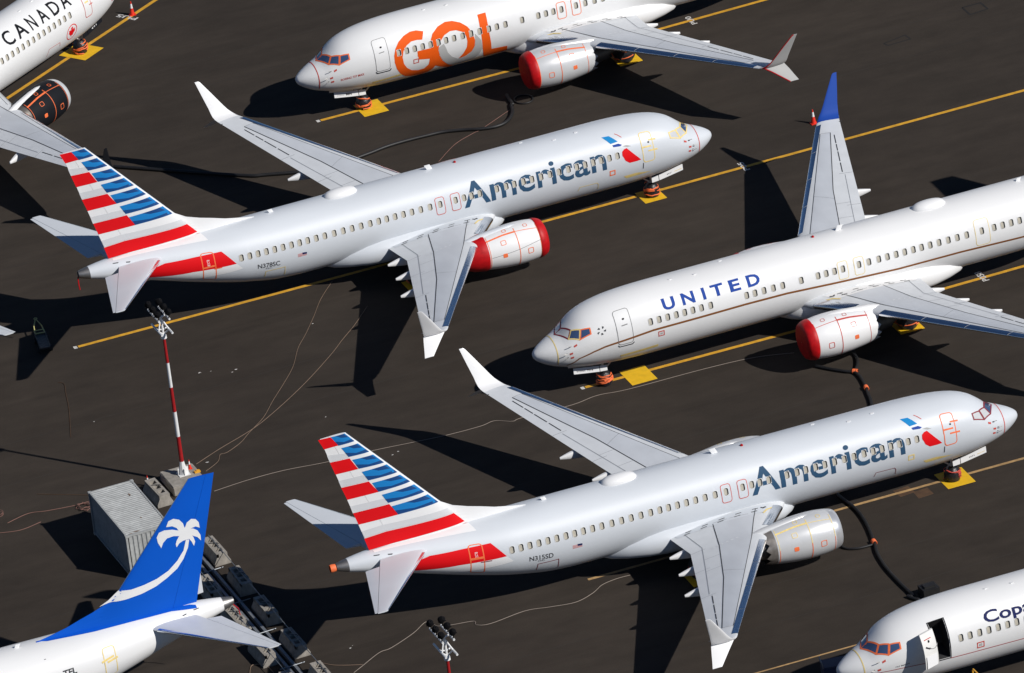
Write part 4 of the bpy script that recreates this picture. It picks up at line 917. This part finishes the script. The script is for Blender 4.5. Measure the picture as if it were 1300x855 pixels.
S.door(4.5, 5.36, 46, 107, 'tape_grey', .03); S.patch('door_window', [[(4.9, 62), (4.94, 61.4), (4.99, 61.4), (5.03, 62), (5.03, 64), (4.99, 64.6), (4.94, 64.6), (4.9, 64)]], 'black_paint', .009)
S.band('door_handle', [(4.78, 73), (5.12, 72.5)], .05, 'tape_grey'); S.band('door_sill', [(4.46, 107), (4.55, 110.5), (5.32, 110.5), (5.42, 107)], .06, 'black_paint')
for x in (16.39, 17.33): S.door(x - .28, x + .28, 69, 99, 'tape_orange', .04, 'exit_hatch', True, .13)
S.band('panel_tape', [(6.85, 102), (7.15, 102), (7.15, 109), (6.85, 109)], .05, 'tape_red', True)
S.text('BOEING 737 MAX', 2.35, 3.75, 107, 102, 'tape_red', .01, ref='B')
S.patch('belly_patch', [[(4.3, 130), (6.4, 124), (6.4, 129), (4.3, 135)]], 'tape_yellow', .005)  # yellow patch on the lower belly skin
text_decal('lettering', 'BOEING', 2.28, 2.75, .06, .14, nd(S, .004), 'seam_dark', S.root, .01, (9, 9)); text_decal('lettering', 'MH', 2.85, 3.2, .07, .25, nd(S, .004), 'seam_dark', S.root, .02, (9, 9), ref='M')
# --- white airliner, black engines, top left
S = Airliner(POSE['AC'], -1, 'white airliner with black engine and black lettering cropped by the upper left corner', 'white_paint', wins=[6.73 + .5265 * k for k in range(42)], wz_=3.95)
S.fin_tail('black_paint'); S.stabs(); S.wings('black_paint'); S.antennas(); S.gear('tape_orange', door='black_paint')
S.engines('black_paint', 'nacelle_silver', None, None, 'tape_orange', fan='x')
for ch, a, b in (('C', 12.62, 11.75), ('A', 11.46, 10.46), ('N', 10.15, 9.52), ('A', 9.15, 8.37), ('D', 7.98, 7.2), ('A', 6.96, 6.16), ('R', 14.6, 13.9), ('I', 15.0, 14.88), ('A', 16.2, 15.3)): S.text(ch, a, b, -61.5, -33, 'black_paint', .016, ref='I')
leaf = [(0, -1), (.05, -.55), (.45, -.62), (.38, -.42), (.95, .05), (.75, .14), (.85, .5), (.5, .42), (.42, .55), (.2, .3), (.28, .85), (.12, .75), (0, 1)]
leaf = leaf + [(-x, y) for x, y in reversed(leaf[1:-1])]
S.patch('leaf_emblem', [[(6.72 - .36 * x, -108 + 11 * y) for x, y in leaf]], 'red_paint')
S.band('leaf_emblem_ring', [(6.72 + .5 * cos(a), -108 + 13.5 * sin(a)) for a in [2 * pi * k / 20 for k in range(20)]], .05, 'red_paint', True)
S.cockpit('tape_grey'); S.radome('tape_grey'); S.door(4.55, 5.28, 45, 100, 'tape_red', .04); S.band('door_tape', [(4.75, -72), (5.1, -72)], .10, 'tape_yellow'); S.band('door_tape', [(4.4, -80), (4.75, -80)], .06, 'tape_red')
S.band('cargo_door_seam', [(9.1, -128), (9.0, -112), (7.9, -113), (7.8, -122)], .025, 'tape_red')
def nd2(off):
    def f(x, v): return S.P(x, -.447 - off, 1.31 - (x - 2.12) * .167 + v), Vector((0, -1, 0))
    return f
text_decal('lettering', '521', 3.2, 2.7, .05, .2, nd2(.004), 'tail_white', S.root, .02, (9, 9), ref='5')
# --- blue palm tail
S = Airliner(POSE['B'], 1, 'white airliner with bright blue palm tree tail at the lower left', 'white_paint', wins=[6.5 + .53 * k for k in range(37)], wz_=3.95)
S.fin_tail('cobalt_paint'); S.stabs(); S.wings('cobalt_paint'); S.antennas(); S.gear(); S.engines('tail_white', 'polished_metal', 'cover_red')
f = S.fsurf(.007); decal('palm_trunk', [D['trunk']], f, 'tail_white', S.fin, (.2, .2)); decal('palm_crown', [D['palm']], f, 'tail_white', S.fin, (.25, .3))
S.patch('body_stripe', [[(27.9, -4), (28.46, 5), (29.7, 10), (31, 14.8), (33, 16.7), (35.15, 20.3), (36.5, 38), (36.5, 20), (36.2, 10), (35, 0), (28, 0)]], 'cobalt_paint')
S.door(30.95, 31.6, 54, 115, 'tape_yellow', .05); S.band('door_tape', [(30.8, 78), (31.5, 74)], .13, 'tape_yellow'); S.band('door_tape', [(31.1, 82), (31.7, 79)], .13, 'tape_yellow')
S.text('TFL', 28.66, 29.4, 78.5, 67.5, 'seam_dark', .03, ref='T'); S.patch('lettering_dash', [[(28.36, 74), (28.48, 74), (28.48, 72.5), (28.36, 72.5)]], 'seam_dark'); S.text('O', 27.98, 28.25, 78.5, 68, 'seam_dark', .03, ref='T')
MB().tube([S.P(38.5, .1, 4.6), S.P(38.75, .15, 4.3), S.P(38.8, .15, 3.9)], .03, 6).build('remove_tag', 'cover_red', S.root)
S.patch('logo_light', [[(33.3, 6.9)] * 3] if 0 else [[(27.9, 40), (28.0, 40), (28.0, 41), (27.9, 41)]], 'seam_dark')
# --- open door airliner
S = Airliner(POSE['C'], 1, 'white airliner with its front door open at the lower right corner', 'white_paint', (1.38, 2.64), [6.18, 6.69, 7.22, 7.73, 8.25, 8.77, 9.28, 9.8, 10.3] + [11.4 + .53 * k for k in range(38)], 3.85, (4.70, 5.52, 42, 106))
S.fin_tail('navy_paint'); S.stabs(); S.wings('navy_paint'); S.antennas(); S.gear(); S.engines('tail_white', 'polished_metal', 'cover_red')
S.text('Copa', 7.58, 10.25, 68.5, 49, 'navy_paint', .022, ref='C')
S.cockpit('tape_orange', ('cockpit_glass',) * 3); S.radome('tape_yellow')
S.band('cheat_line', [(.82, 96), (1.61, 98), (2.43, 101), (3.12, 102.5), (4.66, 106.5)], .035, 'maroon_paint'); S.band('cheat_line', [(5.54, 107.6), (7.5, 108.6), (9.6, 109.8), (14, 112)], .035, 'maroon_paint')
S.band('panel_tape', [(7.02, 95), (7.38, 95), (7.38, 103), (7.02, 103)], .05, 'tape_red', True); S.patch('panel_plug', [[(7.12, 97), (7.28, 97), (7.28, 101), (7.12, 101)]], 'grey_paint', .009)
S.text('737 MAX9', 2.62, 3.35, 98, 95.5, 'seam_dark', .01, ref='7')
# doorway lining and the door swung forward
fs0, fs1 = S.fs(.0), S.fs(-1.1)
ths = [42 + 64 * k / 8 for k in range(9)]; a = [fs0(4.70, t)[0] for t in ths]; b = [fs0(5.52, t)[0] for t in ths]; a2 = [fs1(4.70, t)[0] for t in ths]; b2 = [fs1(5.52, t)[0] for t in ths]
m = MB()
for P, Q in ((a, a2), (b, b2), (a2, b2)): m.add(P + Q, [(k, k + 1, 9 + k + 1, 9 + k) for k in range(8)])
m.add([a[0], b[0], b2[0], a2[0]], [(0, 1, 2, 3)]); m.add([a[-1], b[-1], b2[-1], a2[-1]], [(0, 1, 2, 3)]); m.build('doorway', 'cabin_dark', S.root, 40)
S.band('doorway_edge', [(4.66, 40.5), (5.56, 40.5), (5.56, 107), (4.66, 107)], .05, 'black_paint', True)
secs = []
for k in range(10):
    t = 45 + 58 * k / 9; o0 = S.fs(.42)(4.0, t)[0]; nrm = S.fs(0)(5, t)[1]
    c0 = S.fpt(5.1, t); row = []
    for x, dn in ((4.70, .30), (3.86, .62), (3.86, .74), (4.70, .42)):
        q = S.fpt(5.1, t); row.append(Vector((4 - x, q.y, q.z)) + Vector((0, dn + .03, 0)))
    secs.append(row)
dr = loft(secs).build('open_door', 'door_inner', S.root, 40)
def ds(off):
    def f(x, t):
        q = S.fpt(5.1, t); u = (4.70 - x) / .84; return Vector((4 - x, q.y, q.z)) + Vector((0, .45 + .32 * u + off, 0)), Vector((-.3, .9, .1)).normalized()
    return f
decal('slide_pack', [[(4.62, 82), (3.95, 82), (3.95, 102), (4.62, 102)]], ds(.05), 'tail_white', dr, (.2, 5)); decal('door_window', [[(4.22, 58), (4.32, 58), (4.32, 62), (4.22, 62)]], ds(.012), 'black_paint', dr, (.2, 5))
Q = offset_ring([(4.5 - .28 * cos(radians(a)) , 66 * .033 - .28 * sin(radians(a))) for a in range(200, 340, 15)], .035, False); decal('handle_arc', [[(q[0], q[1] / .033) for q in z] for z in Q], ds(.012), 'tape_grey', dr, (.2, 5))
decal('door_handle', [[(4.0, 68), (4.25, 73), (4.3, 72), (4.05, 66)]], ds(.02), 'seam_dark', dr, (.2, 5)); decal('door_strap', [[(4.45, 55), (4.02, 55), (4.02, 56.3), (4.45, 56.3)]], ds(.012), 'cover_red', dr, (.2, 5))
# --- airliner whose stabilizer tip just enters the picture
S = Airliner(POSE['D'], 1, 'white stabilizer tip of an airliner entering at the left edge', 'white_paint')
S.fin_tail('tail_white'); S.stabs(); S.wings('tail_white'); S.gear(); S.engines()
# ------------------------------------------------------------------ painted squares under the wheels (on the apron)
def pad(key, x0, x1, y0, y1, label=None):
    x, y, h = POSE[key]; h = radians(h); c_, s_ = cos(h), sin(h)
    P = [(x + c_ * (4 - a) - s_ * b, y + s_ * (4 - a) + c_ * b) for a, b in ((x0, y0), (x1, y0), (x1, y1), (x0, y1))]
    sheet('painted_square', P, .012, 'mat_yellow')
pad('A1', 3.4, 4.75, -.8, .85); pad('A2', 3.05, 4.65, -.9, 1.05); pad('U', 5.2, 6.7, -.9, 1.08); pad('G', 3.55, 5.1, -.65, 1.3); pad('AC', 3.0, 4.9, -1.0, 1.0); pad('C', 3.4, 4.9, -.9, .9)
for k, ws in (('A1', 0), ('A2', 0), ('U', 1.2), ('G', 0), ('AC', 0)):
    for g in (1, -1): pad(k, 19.0 + ws, 20.45 + ws, min(g * 2.2, g * 3.75), max(g * 2.2, g * 3.75))
# ------------------------------------------------------------------ hoses and cables
def cable(name, P, r, m, label, cat, grp, sub=6, n=8, wob=0.):
    Q = smooth_path([(p[0] + random.uniform(-wob, wob), p[1] + random.uniform(-wob, wob), p[2] if len(p) > 2 else r + .006) for p in P], sub)
    o = MB().tube(Q, r, n).build(name, m, None, 60); return tag(o, label, cat, grp)
HG = 'black air hoses on the apron'
h = cable('air_hose', D['h1'] + D['h1b'][1:3] + [(-2.0, 17.6)], .105, 'hose_black', 'long black hose running from the covered engine at the top behind the upper striped-tail airliner', 'hose', HG)
lp = [(-1.35 + .55 * cos(a), 16.55 + .62 * sin(a)) for a in [pi * .2 + 2 * pi * k / 14 for k in range(16)]]
cable('air_hose', lp, .05, 'hose_black', 'thin black hose coiled in a ring under the engine at the top', 'hose', HG)
cable('air_hose', D['h2'] + [(-.2, -31.5), (-1.2, -34), (-2.8, -36.5), (-4.6, -38.6), (-5.7, -39.7)] + D['h3'] + D['h3c'][4:], .095, 'hose_black', 'thick black hose winding past the lower striped-tail airliner to a box', 'hose', HG)
cable('air_hose', [(1.35, -25.0, .9), (1.44, -25.1, .35)] + D['h2b'][1:], .09, 'hose_black', 'short black hose hanging from the engine beside the blue lettered airliner', 'hose', HG)
cable('air_hose', [(-8.5, -44.8, .7), (-8.3, -45.15, .2)] + D['h3b'][1:], .07, 'hose_black', 'thin black hose branching to the uncovered engine inlet', 'hose', HG)
def collar(x, y, rz, m, label):
    o = MB().lathe([(-.09, .12), (-.08, .145), (.08, .145), (.09, .12)], 14, 'X').lathe([(.12, .12), (.13, .14), (.2, .14), (.21, .12)], 14, 'X').build('hose_collar', m); o.location = (x, y, .12); o.rotation_euler = (0, 0, rz); tag(o, label, 'hose collar', 'orange hose collars')
collar(.6, -27.35, radians(-40), 'tape_orange', 'orange collar where the hose splits below the blue lettered airliner'); collar(-6.6, -46.1, radians(-95), 'tape_orange', 'orange collar where the hose splits ahead of the uncovered engine'); collar(.35, -29.5, radians(-100), 'tape_orange', 'orange collar on the hose just above the lower silver fuselage')
CG = 'thin cables lying on the apron'
cable('cable', D['c1'], .013, 'cable_tan', 'straight thin tan cable from the mast block toward the upper wing shadow', 'cable', CG)
cable('cable', D['c2'] + [D['c2b'][1]], .012, 'cable_tan', 'wavy thin tan cable from the mast block to the yellow line', 'cable', CG)
cable('cable', D['c3'] + D['c3b'][:5] + D['c3b'][5:8] + [(-6.2, -22.15), (-3.3, -22.45), (-1.2, -23.2)], .013, 'cable_pale', 'pale cable from blue tail past the striped fin to the engine shadow', 'cable', CG)
cable('cable', D['c4'], .014, 'cable_pale', 'pale cable curving along the bottom behind the second light mast', 'cable', CG)
cable('cable', D['c5'], .015, 'cable_pink', 'pinkish cable leading left from the grey container, upper one', 'cable', CG); cable('cable', D['c6'], .015, 'cable_pink', 'pinkish cable leaving the left edge into the container shadow, lower one', 'cable', CG)
cable('cable', D['c7'], .014, 'stain_rust', 'thin rusty straight cable left of the grey container', 'cable', CG); cable('cable', D['c8'], .013, 'cable_pink', 'pink cable crossing the long black hose', 'cable', CG)
cable('cable', D['c9'], .014, 'stain_rust', 'short rusty cable end on bare asphalt left of the mast', 'cable', CG)
coil = [(-41.2 + random.uniform(.15, .5) * cos(k * .75), -18.1 + random.uniform(.2, .6) * sin(k * .75), .03 + .004 * k) for k in range(34)]
cable('cable', coil, .014, 'cable_pink', 'pink cable lying in a coil behind the grey container', 'cable', CG, 3)
coil = [(-45.6 + .3 * cos(k * .7), -16.4 + .3 * sin(k * .7), .03 + .012 * k) for k in range(20)]
cable('cable', coil, .014, 'cable_pink', 'small pink cable coil at the left edge', 'cable', CG, 3)
b = MB().box((-.45, -.4, .1), (.45, .4, .62)).box((-.3, -.2, .62), (.3, .2, .72)).build('hose_box', 'hose_black', None, 20); b.location = (-6.55, -53.1, 0); tag(b, 'small black box at the end of the thick hose', 'equipment box')
for dx in (-.35, .35):
    for dy in (-.42, .42): MB().lathe([(-.05, .02), (-.05, .12), (.05, .12), (.05, .02)], 12, 'Y', (dx, dy, .12)).build('wheel', 'rubber', b)
# ------------------------------------------------------------------ traffic cones
def cone(x, y, z, label, sc=1.):
    e = empty('traffic_cone', (x, y, z), 0, label=label, cat='traffic cone', group='orange traffic cones')
    MB().box((-.2, -.2, .0), (.2, .2, .045)).build('base', 'cone_orange', e)
    MB().lathe([(.045, .155), (.1, .145), (.45, .09), (.72, .05), (.9, .028), (.91, .001)], 18, 'Z', mis=[0, 0, 1, 0, 0]).build('body', ['cone_orange', 'reflective_white'], e, 50)
    MB().lathe([(.62, .068), (.62, .072), (.74, .054), (.74, .05)], 18, 'Z').build('collar', 'reflective_white', e)
    e.scale = (sc, sc, sc)
cone(11.69, 3.45, 0, 'orange cone standing beside the blue winglet'); cone(-16.9, 42.35, 0, 'orange cone on the yellow line at the top left'); cone(-37.35, -17.75, .0, 'orange cone beside the slotted concrete barrier by the container', .72); cone(-34.98, -18.1, .55, 'orange cone on top of the mast foundation block', .6)
# ------------------------------------------------------------------ mast, foundation block, barriers, container
def block(name, x0, x1, y0, y1, z0, z1, label, cat='concrete block'):
    bm = bmesh.new(); bmesh.ops.create_cube(bm, size=1); 
    for v in bm.verts: v.co = ((x1 - x0) * v.co.x, (y1 - y0) * v.co.y, (z1 - z0) * (v.co.z + .5))
    bmesh.ops.bevel(bm, geom=bm.edges[:], offset=.04, segments=2, affect='EDGES'); bmesh.ops.subdivide_edges(bm, edges=[e for e in bm.edges if e.calc_length() > .5], cuts=5, use_grid_fill=True)
    for v in bm.verts: v.co += Vector((random.uniform(-.012, .012), random.uniform(-.012, .012), random.uniform(-.008, .008) if v.co.z > .02 else 0))
    me = bpy.data.meshes.new(name); bm.to_mesh(me); bm.free(); o = link(name, me, None, 'concrete', 30); o.location = ((x0 + x1) / 2, (y0 + y1) / 2, z0); return tag(o, label, cat)
block('concrete_block', -36.55, -34.65, -19.78, -17.5, 0, .55, 'large square concrete block carrying the red and white light mast')
c_ = MB().box((-.16, -.1, 0), (.16, .1, .1)).box((-.06, -.06, .1), (.1, .06, .14)).build('tool_case', 'stair_yellow', None); c_.location = (-34.78, -18.75, .55); tag(c_, 'small yellow case on the mast foundation block', 'case')
def mast(x, y, z0, label):
    e = empty('light_mast', (x, y, z0), 0, label=label, cat='light mast', group='red and white light masts')
    MB().box((-.32, -.32, 0), (.32, .32, .04)).build('base_plate', 'mast_white', e)
    secs = []
    for z, r in ((.04, .25), (.3, .22), (.62, .15), (.8, .125)): secs.append([(r * cos(2 * pi * k / 8 + pi / 8), r * sin(2 * pi * k / 8 + pi / 8), z) for k in range(8)])
    loft(secs).build('base_shoe', 'mast_white', e, 30)
    for k in range(4): MB().box((-.02, .12, .04), (.02, .3, .4), 0, Matrix.Rotation(k * pi / 2, 4, 'Z')).build('base_rib', 'mast_white', e)
    B = [.78, 2.32, 3.83, 5.32, 6.81, 8.29]
    for k in range(5):
        r0, r1 = .125 - .045 * B[k] / 8.3, .125 - .045 * B[k + 1] / 8.3
        MB().tube([(0, 0, B[k] + .001), (0, 0, B[k + 1])], [r0, r1], 14).build('pole_section', 'mast_white' if k % 2 else 'mast_red', e, 50)
    # head frame: two levels of cross arms along y, joined by braces
    T = 8.29
    MB().lathe([(T, .1), (T + .02, .17), (T + .2, .15), (T + .32, .05)], 12, 'Z').build('head_cap', 'mast_white', e, 30)
    MB().tube([(0, 0, T + .2), (0, .05, T + 1.3)], .06, 8).build('head_post', 'mast_white', e)
    for sx in (-1, 1):
        for zl, y0, y1 in ((.55, -.75, .95), (1.3, -.55, 1.25)):
            MB().tube([(sx * .3, y0, T + zl), (sx * .3, y1, T + zl)], .06, 8).build('cross_arm', 'mast_white', e)
            MB().tube([(0, .03, T + zl - .02), (sx * .3, .1, T + zl)], .05, 8).build('arm_bracket', 'mast_white', e)
        MB().tube([(0, 0, T + .25), (sx * .3, -.2, T + .55)], .045, 8).build('brace', 'mast_white', e)
        MB().tube([(sx * .3, -.2, T + .55), (sx * -.05, .2, T + 1.3)], .04, 8).build('brace', 'mast_white', e)
        for k in range(3):
            y0 = -.45 + .75 * k
            m = MB(); tl = Matrix.Translation((sx * .32, y0, T + 1.72)) @ Matrix.Rotation(radians(18 * sx + 10 * k), 4, 'Y') @ Matrix.Rotation(radians(-50), 4, 'X')
            m.lathe([(-.16, .02), (-.15, .10), (-.04, .17), (.1, .19), (.13, .18), (.11, .02)], 14, 'Y')
            m.v = [tuple(tl @ Vector(p)) for p in m.v]; m.tube([(sx * .3, y0, T + 1.3), (sx * .32, y0, T + 1.6)], .03, 6); m.box((sx * .32 - .2, y0 - .02, T + 1.58), (sx * .32 + .2, y0 + .02, T + 1.62))
            m.build('floodlight', 'lamp_black', e, 40)
mast(-35.5, -18.5, .55, 'red and white striped light mast standing on the square concrete block'); mast(-35.67, -60.96, .55, 'light mast head with six black floodlights at the bottom edge')
block('concrete_block', -36.7, -34.7, -62.0, -59.9, 0, .55, 'concrete block under the bottom light mast, below the picture edge')
def barrier_mesh():
    m = MB(); w0, w1 = .46, .30
    secs = [[(-w0, y, 0), (-w0, y, .18), (-w1, y, .5), (w1, y, .5), (w0, y, .18), (w0, y, 0)] for y in (-1.12, 1.12)]
    m = loft(secs)
    for a, b in ((-1.12, -.82), (-.42, -.22), (.22, .42), (.82, 1.12)): m.box((-w1, a, .498), (w1, b, .70))
    m.box((-w1, -1.12, .498), (-w1 + .12, 1.12, .695)); m.box((w1 - .12, -1.119, .498), (w1, 1.119, .696))
    return m.mesh('concrete_barrier')
BM = barrier_mesh(); BM.materials.append(MATS['concrete'])
def barrier(x, y, rz, label):
    o = bpy.data.objects.new('concrete_barrier', BM); COL.objects.link(o); o.location = (x, y, 0); o.rotation_euler = (0, 0, rz); tag(o, label, 'concrete barrier', 'slotted concrete barriers')
    MB().tube([(.34, -.9, .42), (.35, -.2, .62), (.2, .1, .74), (-.2, .3, .74)], .018, 6).build('tie_bar', 'seam_dark', o)
barrier(-37.35, -19.4, .03, 'slotted concrete barrier between the container and the mast block')
RN = ['uppermost', 'second', 'third', 'fourth', 'lowest']
for k, y in enumerate((-27.6, -31.6, -35.5, -39.7, -44.0)): barrier(-37.0, y, random.uniform(-.03, .03), RN[k] + ' slotted barrier in the right row behind the blue tail')
for k, y in enumerate((-27.9, -31.6, -35.5, -39.7, -44.0)): barrier(-38.75, y, random.uniform(-.03, .03), RN[k] + ' slotted barrier in the left row behind the blue tail')
for x, lb in ((-37.75, 'right hand'), (-38.15, 'left hand')):
    o = MB().box((-.09, -9, .0), (.09, 9, .03)).box((-.015, -9, .03), (.015, 9, .17)).box((-.08, -9, .17), (.08, 9, .2)).build('steel_beam', 'galvanised', None, 20); o.location = (x, -35.8, .0); tag(o, lb + ' long steel beam lying between the two barrier rows', 'steel beam', 'steel beams between the barriers')
for x, lb in ((-36.9, 'right'), (-38.7, 'left')):
    o = MB().tube([(x, -26.4, .74), (x, -31, .735), (x, -36, .735), (x, -45, .735)], .022, 6).build('tie_cable', 'galvanised'); tag(o, 'thin steel tie cable over the %s row of barriers' % lb, 'cable', 'steel tie cables')
for k, y in enumerate((-29.4, -33.6, -37.5, -41.8)):
    o = MB().tube([(-38.6, y, .22), (-37.2, y + .05, .23)], .025, 6).build('cross_tie', 'galvanised'); tag(o, RN[k] + ' thin steel cross tie between the barrier rows', 'steel tie', 'steel cross ties')
o = MB().tube(smooth_path([(-36.6, -41.6, .03), (-35.9, -42.6, .03), (-34.6, -43.4, .03)], 6), .018, 6).build('cable', 'cable_tan'); tag(o, 'thin orange-tan cable near the lowest right barrier', 'cable', CG)
o = MB().tube(smooth_path([(-40.1, -41.2, .03), (-39.6, -40.2, .03), (-39.0, -40.6, .03), (-38.9, -41.6, .03)], 6), .02, 6).build('cable', 'cable_tan'); tag(o, 'thin tan cable looped beside the lowest left barrier', 'cable', CG)
# shipping container
e = empty('shipping_container', (-40.5, -24.42, 0), 0, label='grey corrugated shipping container beside the blue tail', cat='container')
def corr(name, L, p0, du, dv, dn, H, pitch, depth, parent):
    # trapezoid corrugation: runs along du over length L, height H along dv, depth along dn
    P = []; x = 0
    while x < L - 1e-6:
        for t, d in ((0, 0), (.3, 0), (.45, 1), (.85, 1)): 
            if x + t * pitch <= L: P.append((x + t * pitch, d * depth))
        x += pitch
    P.append((L, 0)); m = MB(); vs = []; fs = []
    for (u, d) in P:
        vs.append(Vector(p0) + Vector(du) * u + Vector(dn) * -d); vs.append(Vector(p0) + Vector(du) * u + Vector(dn) * -d + Vector(dv) * H)
    for k in range(len(P) - 1): fs.append((2 * k, 2 * k + 2, 2 * k + 3, 2 * k + 1))
    return m.add(vs, fs).build(name, 'container_grey', parent, 20)
corr('roof', 5.9, (-1.16, -2.95, 2.565), (0, 1, 0), (1, 0, 0), (0, 0, 1), 2.32, .21, .03, e)
corr('side_wall', 5.8, (-1.20, -2.9, .16), (0, 1, 0), (0, 0, 1), (-1, 0, 0), 2.3, .28, .036, e); corr('side_wall', 5.8, (1.20, -2.9, .16), (0, 1, 0), (0, 0, 1), (1, 0, 0), 2.3, .28, .036, e)
corr('end_wall', 2.2, (-1.1, -3.01, .16), (1, 0, 0), (0, 0, 1), (0, -1, 0), 2.3, .25, .045, e)
for a in (-1, 1): MB().box((a * .56 - .53, 2.97, .16), (a * .56 + .53, 3.01, 2.47)).build('door', 'container_grey', e)
for a in (-.75, -.35, .35, .75): MB().tube([(a, 3.03, .2), (a, 3.03, 2.45)], .018, 6).build('lock_rod', 'galvanised', e)
for sx in (-1, 1):
    for sy in (-1, 1):
        MB().box((sx * 1.22 - .06, sy * 3.0 - .06, .12), (sx * 1.22 + .06 if 0 else sx * 1.22 + .055, sy * 3.0 + .06, 2.47)).build('corner_post', 'container_grey', e)
        for z in (0.0, 2.47): MB().box((sx * 1.21 - .085, sy * 2.985 - .09, z), (sx * 1.21 + .085, sy * 2.985 + .09, z + .12)).build('corner_casting', 'container_grey', e)
    for z in (.03, 2.475): MB().box((sx * 1.21 - .04, -2.89, z), (sx * 1.21 + .04, 2.89, z + .10)).build('side_rail', 'container_grey', e)
for sy in (-1, 1):
    for z in (.03, 2.475): MB().box((-1.12, sy * 2.985 - .04, z), (1.12, sy * 2.985 + .04, z + .10)).build('end_rail', 'container_grey', e)
MB().box((-1.15, -2.9, .08), (1.15, 2.9, .15)).build('floor', 'container_rust', e)
for (x, y, rx, ry) in ((-.55, -2.75, .22, .05), (-.9, -2.85, .12, .04), (.2, -1.4, .05, .1), (.55, 1.5, .06, .16)):
    P = [(x + rx * random.uniform(.6, 1.3) * cos(a), y + ry * random.uniform(.6, 1.3) * sin(a)) for a in [2 * pi * k / 11 for k in range(11)]]
    sheet('rust_patch', P, 2.569, 'container_rust', None, None, e)
# tow dolly in the tail shadow
e = empty('tow_dolly', (-36.55, 2.4, 0), radians(-10), label='small tow dolly with pale yellow triangular drawbar in the tail shadow', cat='dolly')
MB().tube([(-.28, .5, .42), (-.22, 1.3, .5), (-.02, 1.95, .62)], .035, 6).tube([(.28, .5, .42), (.22, 1.3, .5), (.02, 1.95, .62)], .035, 6).tube([(-.28, .5, .42), (.28, .5, .42)], .04, 6).tube([(-.26, .85, .45), (.26, .85, .45)], .03, 6).tube([(.09 * cos(a * pi / 6), 2.02 + .09 * sin(a * pi / 6), .63) for a in range(13)], .025, 6).build('drawbar', 'cart_yellow', e)
MB().box((-.32, -1.4, .3), (.32, .5, .38)).box((-.32, -1.4, .38), (-.28, .5, .46)).box((.28, -1.4, .38), (.32, .5, .46)).build('deck', 'bag_black', e)
for x in (-.36, .36):
    for y in (-1.1, .2): MB().lathe([(-.06, .05), (-.06, .17), (.06, .17), (.06, .05)], 14, 'X', (x, y, .17)).build('wheel', 'rubber', e)
# carts by the lower right airliner
e = empty('ground_power_cart', (-14.3, -59.4, 0), radians(-12), label='dark blue ground cart behind the nose at the lower right', cat='cart')
MB().box((-.95, -.5, .35), (.75, .5, 1.35)).box((-.9, -.46, 1.35), (.3, .46, 1.5)).build('body', 'stair_blue', e, 20); MB().tube([(-.95, -.35, 1.4), (-1.0, -.35, 1.75), (-1.0, .35, 1.75), (-.95, .35, 1.4)], .03, 6).build('handle', 'galvanised', e)
for x in (-.65, .5):
    for y in (-.5, .5): MB().lathe([(-.06, .04), (-.06, .22), (.06, .22), (.06, .04)], 14, 'Y', (x, y, .22)).build('wheel', 'rubber', e)
x, y, hh = POSE['C']
e = empty('boarding_stairs', (x - (4 - 5.7), y - 2.75, 0), 0, label='blue boarding stand with yellow rails under the open door at bottom right', cat='stairs')
MB().box((-.8, -.6, 1.0), (.8, .6, 1.12)).build('platform', 'stair_blue', e)
for k in range(4): MB().box((-.7, -.6 - .28 * (k + 1), .8 - .22 * k), (.7, -.6 - .28 * k, .84 - .22 * k)).build('step', 'galvanised', e)
for a in (-.78, .78):
    MB().tube([(a, -.58, 1.1), (a, -.58, 2.02), (a, -.5, 2.1), (a, .5, 2.1), (a, .58, 2.02), (a, .58, 1.1)], .045, 8).tube([(a, -.58, 1.55), (a, .58, 1.55)], .035, 8).build('rail', 'stair_yellow', e)
    for b in (-.55, .55): MB().tube([(a, b, 0), (a, b, 1.0)], .05, 8).build('leg', 'stair_blue', e)
